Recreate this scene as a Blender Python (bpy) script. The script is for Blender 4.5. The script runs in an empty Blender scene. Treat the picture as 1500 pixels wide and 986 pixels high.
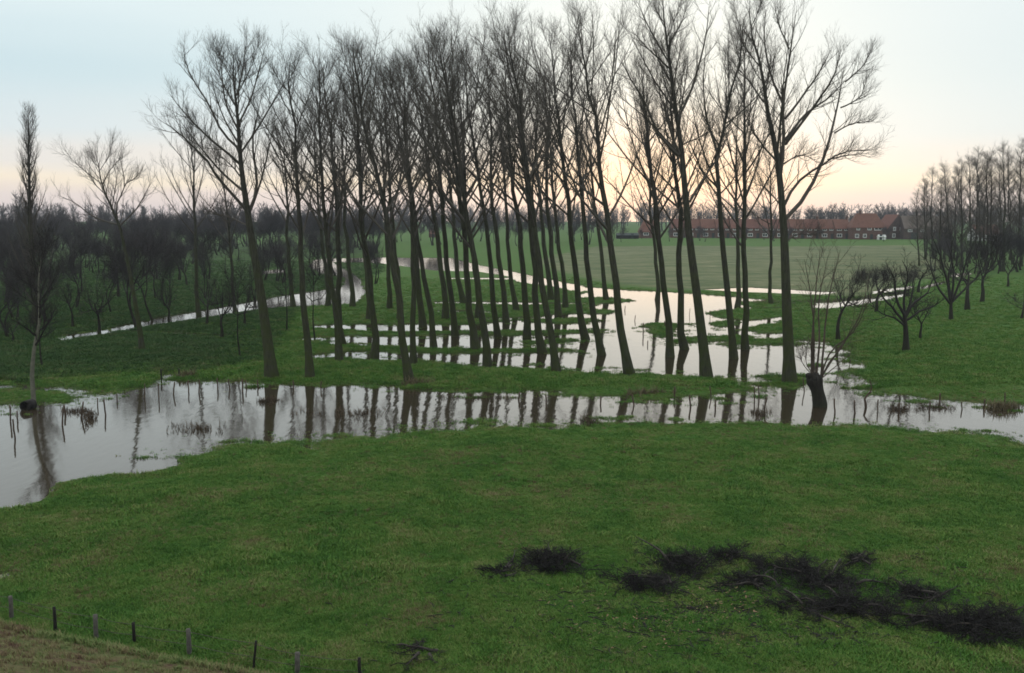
import bpy, math, random
import numpy as np
from mathutils import Vector, Matrix, Euler

R = math.radians
SC = bpy.context.scene
COL = SC.collection
rnd = random.Random(7)

# ------------------------------------------------------------------ camera
CAM_H = 11.0
FPX = 1458.33            # focal length in photo pixels (35 mm on 36 mm, 1500 px wide)
PITCH = math.atan((493 - 313) / FPX)
cam = bpy.data.objects.new("camera", bpy.data.cameras.new("camera"))
COL.objects.link(cam)
cam.location = (0, 0, CAM_H)
cam.rotation_euler = (R(90) - PITCH, 0, 0)
cam.data.sensor_width = 36
cam.data.lens = 35
cam.data.clip_start = 0.1
cam.data.clip_end = 8000
SC.camera = cam

# ------------------------------------------------------------------ world / sun / exposure
SUN_AZ = R(8.5)          # to the right of the view axis (+Y)
SUN_EL = R(7)
world = bpy.data.worlds.new("World")
SC.world = world
world.use_nodes = True
nt = world.node_tree
nt.nodes.clear()
def wn(t, **k):
    n = nt.nodes.new(t)
    for a, b in k.items():
        setattr(n, a, b)
    return n
L = nt.links.new
out = wn("ShaderNodeOutputWorld")
sky = wn("ShaderNodeTexSky")
sky.sky_type = 'NISHITA'
sky.sun_disc = False
sky.sun_elevation = SUN_EL
sky.sun_rotation = SUN_AZ
sky.air_density = 1.0
sky.dust_density = 1.5
bg1 = wn("ShaderNodeBackground")
bg1.inputs[1].default_value = 0.10
L(sky.outputs[0], bg1.inputs[0])
tc = wn("ShaderNodeTexCoord")
sep = wn("ShaderNodeSeparateXYZ")
L(tc.outputs['Generated'], sep.inputs[0])
# thin layered cloud: streaks stretched along the horizon
mp = wn("ShaderNodeMapping")
mp.inputs['Scale'].default_value = (1.6, 1.6, 22.0)
L(tc.outputs['Generated'], mp.inputs[0])
nz = wn("ShaderNodeTexNoise")
nz.inputs['Scale'].default_value = 1.3
nz.inputs['Detail'].default_value = 4
nz.inputs['Roughness'].default_value = 0.5
L(mp.outputs[0], nz.inputs['Vector'])
wob = wn("ShaderNodeMath", operation='MULTIPLY_ADD')
wob.inputs[1].default_value = 0.030
wob.inputs[2].default_value = -0.015
L(nz.outputs[0], wob.inputs[0])
el = wn("ShaderNodeMath", operation='ADD')
L(sep.outputs[2], el.inputs[0]); L(wob.outputs[0], el.inputs[1])
ramp = wn("ShaderNodeValToRGB")
ramp.color_ramp.interpolation = 'EASE'
stops = [(0.0, (0.74, 0.66, 0.66)), (0.018, (0.85, 0.75, 0.71)), (0.033, (0.95, 0.85, 0.70)), (0.048, (0.82, 0.80, 0.77)),
         (0.080, (0.70, 0.79, 0.83)), (0.13, (0.60, 0.75, 0.81)), (0.20, (0.73, 0.85, 0.88)), (0.45, (1.04, 1.11, 1.12)), (1.0, (1.22, 1.26, 1.27))]
while len(ramp.color_ramp.elements) < len(stops):
    ramp.color_ramp.elements.new(0.5)
for e, (p, c) in zip(ramp.color_ramp.elements, stops):
    e.position = p; e.color = (*c, 1)
L(el.outputs[0], ramp.inputs[0])
# whiter toward the right, where the veil of cloud is lit
veil = wn("ShaderNodeMapRange")
veil.inputs['From Min'].default_value = -0.35
veil.inputs['From Max'].default_value = 0.25
veil.inputs['To Max'].default_value = 0.70
L(sep.outputs[0], veil.inputs[0])
vel = wn("ShaderNodeMapRange", interpolation_type='SMOOTHSTEP')
vel.inputs['From Min'].default_value = 0.02; vel.inputs['From Max'].default_value = 0.13
vel.inputs['To Min'].default_value = 0.25
L(sep.outputs[2], vel.inputs[0])
vm = wn('ShaderNodeMath', operation='MULTIPLY'); L(veil.outputs[0], vm.inputs[0]); L(vel.outputs[0], vm.inputs[1])
mv = wn("ShaderNodeMixRGB")
mv.inputs[2].default_value = (0.74, 0.83, 0.86, 1)
L(vm.outputs[0], mv.inputs[0]); L(ramp.outputs[0], mv.inputs[1])
# glow round the hidden sun
sd = Vector((math.sin(SUN_AZ), math.cos(SUN_AZ), math.tan(R(2.0)))).normalized()
sub = wn("ShaderNodeVectorMath", operation='SUBTRACT'); sub.inputs[1].default_value = sd
L(tc.outputs['Generated'], sub.inputs[0])
scl = wn("ShaderNodeVectorMath", operation='MULTIPLY'); scl.inputs[1].default_value = (1, 1, 2.6)
L(sub.outputs[0], scl.inputs[0])
ln = wn("ShaderNodeVectorMath", operation='LENGTH'); L(scl.outputs[0], ln.inputs[0])
glow = wn("ShaderNodeMapRange", interpolation_type='SMOOTHERSTEP')
glow.inputs['From Min'].default_value = 0.25; glow.inputs['From Max'].default_value = 0.0
glow.inputs['To Min'].default_value = 0.0; glow.inputs['To Max'].default_value = 0.58
L(ln.outputs['Value'], glow.inputs[0])
mg = wn("ShaderNodeMixRGB")
mg.inputs[2].default_value = (1.18, 0.88, 0.66, 1)
L(glow.outputs[0], mg.inputs[0]); L(mv.outputs[0], mg.inputs[1])
bg2 = wn("ShaderNodeBackground")
bg2.inputs[1].default_value = 1.0
L(mg.outputs[0], bg2.inputs[0])
mix = wn("ShaderNodeMixShader")
mix.inputs[0].default_value = 0.92
L(bg1.outputs[0], mix.inputs[1]); L(bg2.outputs[0], mix.inputs[2])
L(mix.outputs[0], out.inputs[0])

sun = bpy.data.objects.new("sun", bpy.data.lights.new("sun", 'SUN'))
COL.objects.link(sun)
sun.data.energy = 0.5
sun.data.angle = R(120)
sun.data.color = (1.0, 0.91, 0.82)
sun.rotation_euler = Vector((-math.sin(SUN_AZ) * math.cos(SUN_EL), -math.cos(SUN_AZ) * math.cos(SUN_EL), -math.sin(SUN_EL))).to_track_quat('-Z', 'Y').to_euler()

SC.view_settings.view_transform = 'Standard'
SC.view_settings.look = 'None'
SC.view_settings.exposure = 0.12
SC.view_settings.gamma = 1.0
SC.cycles.max_bounces = 5
SC.cycles.diffuse_bounces = 2
SC.cycles.glossy_bounces = 3
SC.cycles.volume_bounces = 0
SC.cycles.use_denoising = True
SC.cycles.denoising_input_passes = 'RGB_ALBEDO_NORMAL'
SC.cycles.denoising_prefilter = 'ACCURATE'
SC.cycles.filter_width = 1.7

# ------------------------------------------------------------------ pixel -> place
CP, SP = math.cos(PITCH), math.sin(PITCH)
def ray(px, py):
    a, b = px - 750.0, 493.0 - py
    return np.array([a, FPX * CP + b * SP, -FPX * SP + b * CP])
def ground(px, py, z=0.0):
    d = ray(px, py)
    t = (z - CAM_H) / d[2]
    return np.array([d[0] * t, d[1] * t, z])
def at_depth(px, py, Y):
    d = ray(px, py)
    t = Y / d[1]
    return np.array([d[0] * t, Y, CAM_H + d[2] * t])

# ------------------------------------------------------------------ object helpers
def link(o, parent=None):
    COL.objects.link(o)
    if parent is not None:
        o.parent = parent
    return o
def tag(o, label=None, cat=None, group=None, kind=None):
    if label: o['label'] = label
    if cat: o['category'] = cat
    if group: o['group'] = group
    if kind: o['kind'] = kind
    return o
def empty(name, loc, label, cat, group=None, rot=None):
    o = bpy.data.objects.new(name, None)
    o.empty_display_size = 0.5
    link(o)
    o.location = loc
    if rot is not None: o.rotation_euler = rot
    return tag(o, label, cat, group)
def mesh_obj(name, me, parent=None):
    return link(bpy.data.objects.new(name, me), parent)

class Geo:
    """collects quads and triangles, then becomes one mesh"""
    def __init__(s): s.v = []; s.q = []; s.t = []; s.n = 0
    def add(s, v, q=None, t=None):
        v = np.asarray(v, float).reshape(-1, 3)
        s.v.append(v)
        if q is not None and len(q): s.q.append(np.asarray(q, np.int64) + s.n)
        if t is not None and len(t): s.t.append(np.asarray(t, np.int64) + s.n)
        s.n += len(v)
        return s
    def box(s, x0, x1, y0, y1, z0, z1):
        v = [(x, y, z) for z in (z0, z1) for y in (y0, y1) for x in (x0, x1)]
        return s.add(v, [(0, 2, 3, 1), (4, 5, 7, 6), (0, 1, 5, 4), (2, 6, 7, 3), (0, 4, 6, 2), (1, 3, 7, 5)])
    def mesh(s, name, mat, smooth=True):
        v = np.concatenate(s.v)
        q = np.concatenate(s.q) if s.q else np.zeros((0, 4), np.int64)
        t = np.concatenate(s.t) if s.t else np.zeros((0, 3), np.int64)
        me = bpy.data.meshes.new(name)
        me.vertices.add(len(v)); me.vertices.foreach_set("co", v.astype(np.float32).ravel())
        nl = q.size + t.size
        me.loops.add(nl)
        me.loops.foreach_set("vertex_index", np.concatenate([q.ravel(), t.ravel()]).astype(np.int32))
        me.polygons.add(len(q) + len(t))
        me.polygons.foreach_set("loop_start", np.concatenate([np.arange(len(q)) * 4, q.size + np.arange(len(t)) * 3]).astype(np.int32))
        me.polygons.foreach_set("use_smooth", np.full(len(q) + len(t), smooth))
        if mat: me.materials.append(mat)
        me.update(calc_edges=True)
        return me

def nrm(a): return a / np.maximum(np.linalg.norm(a, axis=-1, keepdims=True), 1e-9)
def tubes(geo, P, Rad, sides):
    """P (N,K,3) centre lines, Rad (N,K) radii"""
    N, K, _ = P.shape
    if N == 0: return geo
    T = nrm(np.gradient(P, axis=1))
    t0 = T.mean(axis=1)
    ref = np.where((np.abs(t0[:, 2:3]) > 0.8), np.array([[1.0, 0.13, 0]]), np.array([[0.1, 0.12, 1.0]]))
    U = nrm(np.cross(T, ref[:, None, :]))
    V = np.cross(T, U)
    a = np.linspace(0, 2 * np.pi, sides, endpoint=False)
    ring = U[:, :, None, :] * np.cos(a)[None, None, :, None] + V[:, :, None, :] * np.sin(a)[None, None, :, None]
    pts = P[:, :, None, :] + ring * Rad[:, :, None, None]
    i = np.arange(N * K * sides).reshape(N, K, sides)
    j = np.roll(i, -1, axis=2)
    q = np.stack([i[:, :-1], j[:, :-1], j[:, 1:], i[:, 1:]], axis=-1).reshape(-1, 4)
    return geo.add(pts.reshape(-1, 3), q)

def grow(P, Rad, g, n, t0, t1, ang, length, up=0.3, segs=3, ratio=0.6, cap=9, tip=0.004, wob=0.08, fall=0.5, grav=0.0):
    """n children on each branch of P; returns their centre lines and radii"""
    N, K, _ = P.shape
    idx = np.repeat(np.arange(N), n)
    k = np.tile(np.arange(n), N)
    t = t0 + (t1 - t0) * (k + g.random(N * n)) / n
    f = t * (K - 1); i = np.minimum(f.astype(int), K - 2); w = (f - i)[:, None]
    pos = P[idx, i] * (1 - w) + P[idx, i + 1] * w
    tan = nrm(P[idx, i + 1] - P[idx, i])
    rad = Rad[idx, i] * (1 - w[:, 0]) + Rad[idx, i + 1] * w[:, 0]
    ref = np.where(np.abs(tan[:, 2:3]) > 0.9, np.array([[1.0, 0, 0]]), np.array([[0, 0, 1.0]]))
    u = nrm(np.cross(tan, ref)); v = np.cross(tan, u)
    ph = k * 2.399 + g.random(N)[idx] * 6.28 + g.normal(0, 0.5, N * n)
    a = np.radians(g.normal(ang[0], ang[1], N * n))[:, None]
    d = np.cos(a) * tan + np.sin(a) * (np.cos(ph)[:, None] * u + np.sin(ph)[:, None] * v)
    plen = np.linalg.norm(np.diff(P, axis=1), axis=2).sum(1)[idx]
    ln = (length(plen, t) if callable(length) else np.full(N * n, length)) * (1 - fall * t) * g.uniform(0.6, 1.25, N * n)
    Q = np.empty((N * n, segs + 1, 3)); Q[:, 0] = pos
    for s in range(segs):
        d = d + np.array([0, 0, (up - grav) / segs]) + g.normal(0, wob, (N * n, 3))
        d = nrm(d)
        Q[:, s + 1] = Q[:, s] + d * (ln / segs)[:, None]
    r0 = np.minimum(np.maximum(rad * ratio, tip), cap)
    RR = r0[:, None] * np.linspace(1, 0, segs + 1)[None, :] ** 0.8 + tip
    return Q, RR

def resample(pts, K):
    pts = np.asarray(pts, float)
    d = np.concatenate([[0], np.cumsum(np.linalg.norm(np.diff(pts, axis=0), axis=1))])
    s = np.linspace(0, d[-1], K)
    if len(pts) < 3:
        return np.stack([np.interp(s, d, pts[:, c]) for c in range(3)], axis=1)
    m = np.gradient(pts, d, axis=0)                      # cubic Hermite through the points
    i = np.clip(np.searchsorted(d, s, side='right') - 1, 0, len(pts) - 2)
    h = (d[i + 1] - d[i])[:, None]; x = ((s - d[i]) / (d[i + 1] - d[i]))[:, None]
    return ((2*x**3-3*x**2+1)*pts[i] + (x**3-2*x**2+x)*h*m[i] + (-2*x**3+3*x**2)*pts[i+1] + (x**3-x**2)*h*m[i+1])

# value noise in numpy, for the relief of the ground
def vnoise(x, y, seed=0):
    xi = np.floor(x).astype(np.int64); yi = np.floor(y).astype(np.int64)
    fx = x - xi; fy = y - yi
    fx = fx * fx * (3 - 2 * fx); fy = fy * fy * (3 - 2 * fy)
    def h(a, b):
        n = (a * 374761393 + b * 668265263 + seed * 1442695041) & 0xFFFFFFFF
        n = ((n ^ (n >> 13)) * 1274126177) & 0xFFFFFFFF
        return ((n ^ (n >> 16)) & 0xFFFF) / 65535.0
    return (h(xi, yi) * (1 - fx) + h(xi + 1, yi) * fx) * (1 - fy) + (h(xi, yi + 1) * (1 - fx) + h(xi + 1, yi + 1) * fx) * fy
def fbm(x, y, seed=0, oct=4):
    s = np.zeros_like(x); a = 0.5
    for o in range(oct):
        s += a * (vnoise(x * 2 ** o + 17.3 * o, y * 2 ** o - 9.1 * o, seed + o) * 2 - 1); a *= 0.5
    return s
def poly_sd(X, Y, poly):
    """signed distance to a polygon, negative inside"""
    d2 = np.full(X.shape, 1e18); ins = np.zeros(X.shape, bool)
    n = len(poly)
    for i in range(n):
        ax, ay = poly[i][:2]; bx, by = poly[(i + 1) % n][:2]
        ex, ey = bx - ax, by - ay
        t = np.clip(((X - ax) * ex + (Y - ay) * ey) / (ex * ex + ey * ey + 1e-12), 0, 1)
        d2 = np.minimum(d2, (X - ax - t * ex) ** 2 + (Y - ay - t * ey) ** 2)
        if ay != by:
            c = ((ay > Y) != (by > Y)) & (X < ex * (Y - ay) / (by - ay) + ax)
            ins ^= c
    return np.sqrt(d2) * np.where(ins, -1, 1)
def sm(x): x = np.clip(x, 0, 1); return x * x * (3 - 2 * x)

# ------------------------------------------------------------------ materials
def material(name):
    m = bpy.data.materials.new(name); m.use_nodes = True
    t = m.node_tree; b = t.nodes["Principled BSDF"]
    return m, t, b
def node(t, ty, **k):
    n = t.nodes.new(ty)
    for a, v in k.items(): setattr(n, a, v)
    return n
def noise(t, scale, detail=4, rough=0.6, coord='Object', stretch=None):
    c = node(t, "ShaderNodeTexCoord"); n = node(t, "ShaderNodeTexNoise")
    n.inputs['Scale'].default_value = scale; n.inputs['Detail'].default_value = detail; n.inputs['Roughness'].default_value = rough
    if coord == 'World':
        c = node(t, "ShaderNodeNewGeometry"); src = c.outputs['Position']
    else: src = c.outputs[coord]
    if stretch:
        mpp = node(t, "ShaderNodeMapping"); mpp.inputs['Scale'].default_value = stretch
        t.links.new(src, mpp.inputs[0]); src = mpp.outputs[0]
    t.links.new(src, n.inputs['Vector'])
    return n.outputs[0]
def ramp_of(t, src, stops):
    r = node(t, "ShaderNodeValToRGB")
    while len(r.color_ramp.elements) < len(stops): r.color_ramp.elements.new(0.5)
    for e, (p, c) in zip(r.color_ramp.elements, stops): e.position = p; e.color = (*c, 1)
    t.links.new(src, r.inputs[0]); return r.outputs[0]
def mixc(t, fac, a, b, mode='MIX'):
    m = node(t, "ShaderNodeMixRGB", blend_type=mode)
    for s, i in ((fac, 0), (a, 1), (b, 2)):
        if isinstance(s, (int, float)): m.inputs[i].default_value = s
        elif isinstance(s, tuple): m.inputs[i].default_value = (*s, 1)
        else: t.links.new(s, m.inputs[i])
    return m.outputs[0]
def bump(t, b, h, strength=0.5, dist=0.05):
    n = node(t, "ShaderNodeBump"); n.inputs['Strength'].default_value = strength; n.inputs['Distance'].default_value = dist
    t.links.new(h, n.inputs['Height']); t.links.new(n.outputs[0], b.inputs['Normal'])
def simple(name, c1, c2, scale=3.0, rough=0.9, bmp=0.3, dist=0.03, coord='Object', spec=0.2):
    m, t, b = material(name)
    n = noise(t, scale, coord=coord)
    t.links.new(ramp_of(t, n, [(0.3, c1), (0.7, c2)]), b.inputs['Base Color'])
    b.inputs['Roughness'].default_value = rough; b.inputs['Specular IOR Level'].default_value = spec
    if bmp: bump(t, b, n, bmp, dist)
    return m

def bark(name, dark, light, algae, h0, h1):
    """furrowed bark; green algae on the lower trunk (local height h0..h1)"""
    m, t, b = material(name)
    n = noise(t, 6.0, 5, 0.7, stretch=(1.6, 1.6, 0.25))
    c = ramp_of(t, n, [(0.3, dark), (0.7, light)])
    tcn = node(t, "ShaderNodeTexCoord"); sp = node(t, "ShaderNodeSeparateXYZ"); t.links.new(tcn.outputs['Object'], sp.inputs[0])
    mr = node(t, "ShaderNodeMapRange"); mr.inputs['From Min'].default_value = h1; mr.inputs['From Max'].default_value = h0
    t.links.new(sp.outputs[2], mr.inputs[0])
    n2 = noise(t, 1.7, 3, 0.6)
    r2 = ramp_of(t, n2, [(0.35, (0.25,) * 3), (0.65, (0.95,) * 3)])
    mu = node(t, "ShaderNodeMath", operation='MULTIPLY'); t.links.new(mr.outputs[0], mu.inputs[0]); t.links.new(r2, mu.inputs[1])
    t.links.new(mixc(t, mu.outputs[0], c, algae), b.inputs['Base Color'])
    b.inputs['Roughness'].default_value = 0.95; b.inputs['Specular IOR Level'].default_value = 0.15
    bump(t, b, n, 0.9, 0.05)
    return m
M_BARK = bark("poplar_bark", (0.018, 0.017, 0.015), (0.085, 0.078, 0.066), (0.048, 0.060, 0.018), 2, 14)
M_TWIG = simple("poplar_twig", (0.064, 0.056, 0.049), (0.110, 0.096, 0.082), 0.6, 0.9, 0)
M_DARKBARK = bark("orchard_bark", (0.016, 0.014, 0.012), (0.045, 0.040, 0.034), (0.030, 0.034, 0.016), 0.2, 1.5)
M_DARKTWIG = simple("orchard_twig", (0.022, 0.019, 0.018), (0.046, 0.040, 0.038), 0.8, 0.9, 0)
M_WILLOW = simple("willow_shoot", (0.060, 0.046, 0.036), (0.115, 0.088, 0.068), 0.8, 0.9, 0)
M_WOODTWIG = simple("thicket_twig", (0.038, 0.034, 0.036), (0.072, 0.062, 0.064), 0.4, 0.95, 0)
M_PALEBARK = simple("pale_bark", (0.10, 0.10, 0.075), (0.19, 0.18, 0.14), 5, 0.9, 0.4)
M_BRUSH = simple("cut_brushwood", (0.011, 0.010, 0.010), (0.042, 0.038, 0.037), 2.0, 0.9, 0)
M_BRANCH = simple("cut_branch", (0.022, 0.019, 0.017), (0.090, 0.078, 0.068), 3.0, 0.9, 0)
M_CUT = simple("cut_wood_face", (0.16, 0.10, 0.06), (0.30, 0.20, 0.12), 8.0, 0.8, 0.2)
M_POSTGREY = simple("weathered_post", (0.060, 0.055, 0.048), (0.14, 0.13, 0.115), 7, 0.9, 0.5)
M_POSTDARK = simple("dark_post", (0.010, 0.009, 0.009), (0.030, 0.026, 0.024), 7, 0.8, 0.4)
M_STAKE = simple("brown_stake", (0.050, 0.036, 0.026), (0.120, 0.085, 0.062), 6, 0.9, 0.4)
M_WIRE = simple("rusty_wire", (0.06, 0.05, 0.045), (0.12, 0.10, 0.09), 5, 0.6, 0)
M_REED = simple("dead_reed", (0.10, 0.080, 0.045), (0.20, 0.165, 0.10), 1.5, 0.9, 0)
M_WEED = simple("dead_weed", (0.045, 0.032, 0.022), (0.105, 0.076, 0.048), 1.5, 0.9, 0)

# ------------------------------------------------------------------ flood water outlines (traced on the photo, laid on the ground)
def G(*pts): return [ground(x, y)[:2] for x, y in pts]
WATER = [
 # flooded ditch in front
 G((-260,640),(-120,603),(0,591),(40,592),(95,586),(150,577),(200,566),(238,555),(300,556),(390,557),(460,560),(540,562),(605,566),(680,569),
   (760,571),(820,575),(880,579),(930,581),(1000,580),(1060,577),(1098,572),(1120,560),(1135,545),(1165,530),(1240,512),(1256,530),(1264,546),(1282,557),
   (1292,572),(1335,579),(1392,585),(1445,590),(1505,593),(1700,600),(1700,668),(1505,654),(1470,650),(1440,642),(1380,636),(1300,633),(1240,626),(1120,621),
   (1000,621),(900,623),(850,629),(740,628),(640,631),(560,641),(470,645),(400,650),(340,660),(290,676),(240,691),(150,698),(80,709),(40,736),(-5,749),(-260,790)),
 # main flooded stand
 G((845,419),(905,424),(965,427),(1030,431),(1095,436),(1150,443),(1160,455),(1145,470),(1150,484),(1165,497),(1225,501),(1252,524),(1215,560),(1140,568),(1100,574),
   (1062,557),(1000,552),(880,549),(800,543),(740,540),(640,536),(560,530),(470,527),(408,523),(470,516),(560,514),(640,513),(520,508),(460,501),(395,497),(460,493),(560,490),(640,488),
   (540,486),(480,482),(430,477),(520,474),(640,474),(700,474),(740,470),(800,462),(850,455),(880,446),(870,438),(840,436),(850,430),(870,428),(840,423)),
 # strips between the rows further back
 G((636,442),(720,442),(860,444),(870,446),(760,447),(636,445)), G((640,455),(700,455),(850,457),(860,460),(740,459),(640,457)),
 G((680,466),(800,464),(860,464),(850,469),(740,469),(680,468)), G((650,407),(740,407),(770,409),(740,410),(650,409)),
 G((190,485),(300,489),(395,494),(395,497),(300,493),(190,488)),
 # stream on the left, curving back
 G((85,502),(78,493),(150,482),(240,463),(300,454),(350,445),(400,435),(470,425),(500,420),(505,408),(470,402),(450,390),(460,381),(480,379),(500,392),(530,408),(536,430),(520,445),
   (440,450),(380,454),(330,462),(260,472),(160,490)),
 G((383,397),(415,393),(418,400),(385,403)),
 # far channel
 G((470,379),(560,377),(632,378),(660,378),(700,388),(740,396),(800,408),(850,418),(870,424),(850,428),(800,419),(760,414),(740,404),(700,398),(640,397),(560,386),(480,384)),
 # beside the track on the right
 G((1028,424),(1100,421),(1150,424),(1200,427),(1230,428),(1200,432),(1140,430),(1080,428)), G((1275,427),(1335,419),(1340,422),(1280,431)), G((1390,404),(1420,398),(1422,402),(1392,408)),
 G((1185,452),(1195,444),(1260,439),(1325,430),(1330,434),(1260,447),(1215,453)), G((1345,421),(1385,411),(1388,415),(1348,425)),
 # puddles
 G((-260,573),(-100,557),(0,556),(55,560),(110,569),(142,573),(130,584),(60,577),(0,571),(-100,575),(-260,594)),
 G((222,551),(250,546),(276,549),(262,554),(238,556)),
 G((10,764),(25,760),(45,763),(30,767)), G((-60,848),(-5,846),(8,853),(-10,858),(-60,858)), G((385,590),(440,592),(470,660),(425,662)),
]
ISLANDS = [
 G((950,476),(985,473),(992,480),(975,492),(955,488)), G((985,496),(1040,492),(1100,493),(1095,500),(1040,499),(990,501)), G((1036,458),(1080,453),(1160,452),(1160,462),(1100,468),(1050,466)),
 G((1092,482),(1120,475),(1165,473),(1165,488),(1110,488)), G((1060,503),(1110,499),(1168,497),(1168,503),(1110,506)), G((1080,443),(1120,440),(1158,442),(1158,450),(1100,451)),
 G((560,486),(700,487),(860,485),(880,488),(740,491),(560,490)), G((540,511),(700,511),(830,513),(820,516),(640,515),(540,514)), G((760,468),(850,466),(880,470),(850,473),(770,472)),
 G((690,455),(840,452),(905,455),(890,459),(760,459)), G((830,437),(890,436),(930,440),(900,444),(840,443)), G((1118,561),(1140,556),(1162,555),(1172,560),(1155,565),(1130,565)), G((770,500),(840,499),(850,502),(780,503)),
 G((1040,473),(1075,470),(1080,476),(1050,479))]
FIELD = G((860,362),(1000,361),(1150,362),(1345,360),(1420,392),(1330,425),(1250,437),(1160,435),(1060,428),(980,428),(905,421),(820,404),(760,385))
STRIP = G((880,362),(1360,361),(1420,349),(1200,348),(880,349))
TRACK = G((960,431),(1040,433),(1160,441),(1250,436),(1340,423),(1420,400),(1450,385),(1460,388),(1420,406),(1340,430),(1250,442),(1160,447),(1050,438))
SHADE_LITTER = G((-300,600),(-60,575),(60,556),(180,547),(300,542),(375,530),(400,500),(430,455),(560,400),(560,362),(300,356),(-100,358),(-400,380),(-400,470))  # leaf litter under the left trees, with their shade put into the colour
def scraps(X, Y): return sm(-poly_sd(X + fbm(X / 0.6, Y / 0.6, 47), Y, SCRAPS) / 1.2) * np.clip(0.42 + 2.2 * fbm(X / 0.9, Y / 0.9, 48, 4), 0, 1)
SCRAPS = G((860,905),(960,880),(1100,885),(1300,905),(1420,960),(1300,985),(1000,985),(880,950))
RIGHT = G((1165,455),(1250,450),(1400,415),(1480,400),(1900,390),(2000,600),(1500,592),(1330,578),(1285,558),(1255,525))

# ------------------------------------------------------------------ ground sheet
def axis(lo, hi, step, far, k):
    a = list(np.arange(lo, hi, step)); s = step; x = a[-1]
    while x < far: s *= k; x += s; a.append(x)
    s = step; x = lo; b = []
    while x > -far: s *= k; x -= s; b.append(x)
    return np.array(b[::-1] + a)
gx = axis(-62, 62, 0.40, 1250, 1.075)
gy0 = list(np.arange(18, 135, 0.30)); s_, y_ = 0.3, gy0[-1]
while y_ < 1350: s_ *= 1.022; y_ += s_; gy0.append(y_)
b_, s_, y_ = [], 0.5, 18.0
while y_ > -250: s_ *= 1.25; y_ -= s_; b_.append(y_)
gy = np.array(b_[::-1] + gy0)

def water_sd(X, Y):
    sd_ = np.full(X.shape, 1e9)
    wa_ = np.where(Y < 84, 1.0, 0.45)
    wx = X + 1.3 * wa_ * fbm(X / 2.2, Y / 2.2, 3, 4); wy = Y + 1.5 * wa_ * fbm(X / 2.2 + 40, Y / 2.2, 5, 4)
    for p in WATER:
        a = np.asarray(p); m = 25.0
        k = (X > a[:, 0].min() - m) & (X < a[:, 0].max() + m) & (Y > a[:, 1].min() - m) & (Y < a[:, 1].max() + m)
        d = poly_sd(wx[k], wy[k], p)
        sd_[k] = np.minimum(sd_[k], d)
    for p in ISLANDS:
        a = np.asarray(p); m = 8.0
        k = (X > a[:, 0].min() - m) & (X < a[:, 0].max() + m) & (Y > a[:, 1].min() - m) & (Y < a[:, 1].max() + m)
        sd_[k] = np.maximum(sd_[k], -poly_sd(wx[k], wy[k] + 1.7 * fbm(X[k] / 4.5, Y[k] / 9, 7, 3), p))
    return np.minimum(sd_, 40.0)
def height(X, Y, full=False):
    s = water_sd(X, Y)
    land = 0.045 + 0.16 * sm(s / 7.0) + 0.055 * sm(s / 0.6)
    wet = np.where(Y < 76, -0.03 - 0.03 * np.clip(-s, 0, 3) - 0.35 * sm((-s - 2.2) / 2.5), -0.40 * sm(-s / 2.2) - 0.02)
    h = np.where(s > 0, land, wet)
    rel = 0.075 * fbm(X / 1.3, Y / 1.3, 11, 3) + 0.10 * fbm(X / 7.0, Y / 7.0, 12, 3) * sm(s / 3)
    rel = rel * np.where(s > 0, 0.45 + 0.55 * sm(s / 2), 0.55)
    h = h + rel
    # grassed islets and half-drowned ridges in the flooded stand
    isl = fbm(X / 3.2, Y / 1.6, 21, 3)
    h = h + np.where((s < 0) & (s > -4.0) & (Y > 62) & (Y < 118), 0.42 * np.clip(isl - 0.20, 0, 1), 0)
    far = sm((np.hypot(X, Y) - 300) / 200)
    h = h * (1 - far) + 0.25 * far
    return (h, s) if full else h
XX, YY = np.meshgrid(gx, gy)
HH, SD = height(XX, YY, True)
geo = Geo()
ny, nx = XX.shape
ii = np.arange(nx * ny).reshape(ny, nx)
geo.add(np.stack([XX, YY, HH], -1).reshape(-1, 3), np.stack([ii[:-1, :-1], ii[:-1, 1:], ii[1:, 1:], ii[1:, :-1]], -1).reshape(-1, 4))
m, t, b = material("meadow_ground")
M_GROUND = m
at = node(t, "ShaderNodeVertexColor", layer_name="zones")
sp = node(t, "ShaderNodeSeparateColor"); t.links.new(at.outputs[0], sp.inputs[0])
n1 = noise(t, 0.35, 5, 0.6, 'World'); n2 = noise(t, 4.0, 5, 0.7, 'World'); n3 = noise(t, 0.06, 3, 0.5, 'World')
grass_c = ramp_of(t, n2, [(0.25, (0.026, 0.064, 0.012)), (0.5, (0.056, 0.129, 0.021)), (0.75, (0.098, 0.167, 0.036))])
grass_c = mixc(t, ramp_of(t, n1, [(0.45, (0,) * 3), (0.7, (0.55,) * 3)]), grass_c, (0.090, 0.105, 0.032))
field_c = ramp_of(t, noise(t, 0.16, 7, 0.78, 'World', (0.5, 1.0, 1)), [(0.36, (0.062, 0.095, 0.038)), (0.5, (0.115, 0.135, 0.062)), (0.60, (0.170, 0.172, 0.092)), (0.70, (0.30, 0.28, 0.17))])
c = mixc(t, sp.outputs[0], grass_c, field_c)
shade_litter_c = ramp_of(t, n2, [(0.3, (0.012, 0.030, 0.008)), (0.55, (0.024, 0.048, 0.013)), (0.75, (0.046, 0.044, 0.022))])  # litter and grass darkened to carry the shade of the trees
c = mixc(t, sp.outputs[1], c, shade_litter_c)
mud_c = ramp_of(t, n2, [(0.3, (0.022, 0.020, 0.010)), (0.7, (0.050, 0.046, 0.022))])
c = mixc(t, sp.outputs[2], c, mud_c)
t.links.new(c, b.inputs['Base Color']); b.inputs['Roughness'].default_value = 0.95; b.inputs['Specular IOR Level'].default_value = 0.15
bump(t, b, n2, 0.8, 0.08)
me = geo.mesh("ground", M_GROUND)
zc = np.zeros((ny, nx, 4)); zc[..., 3] = 1
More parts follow.
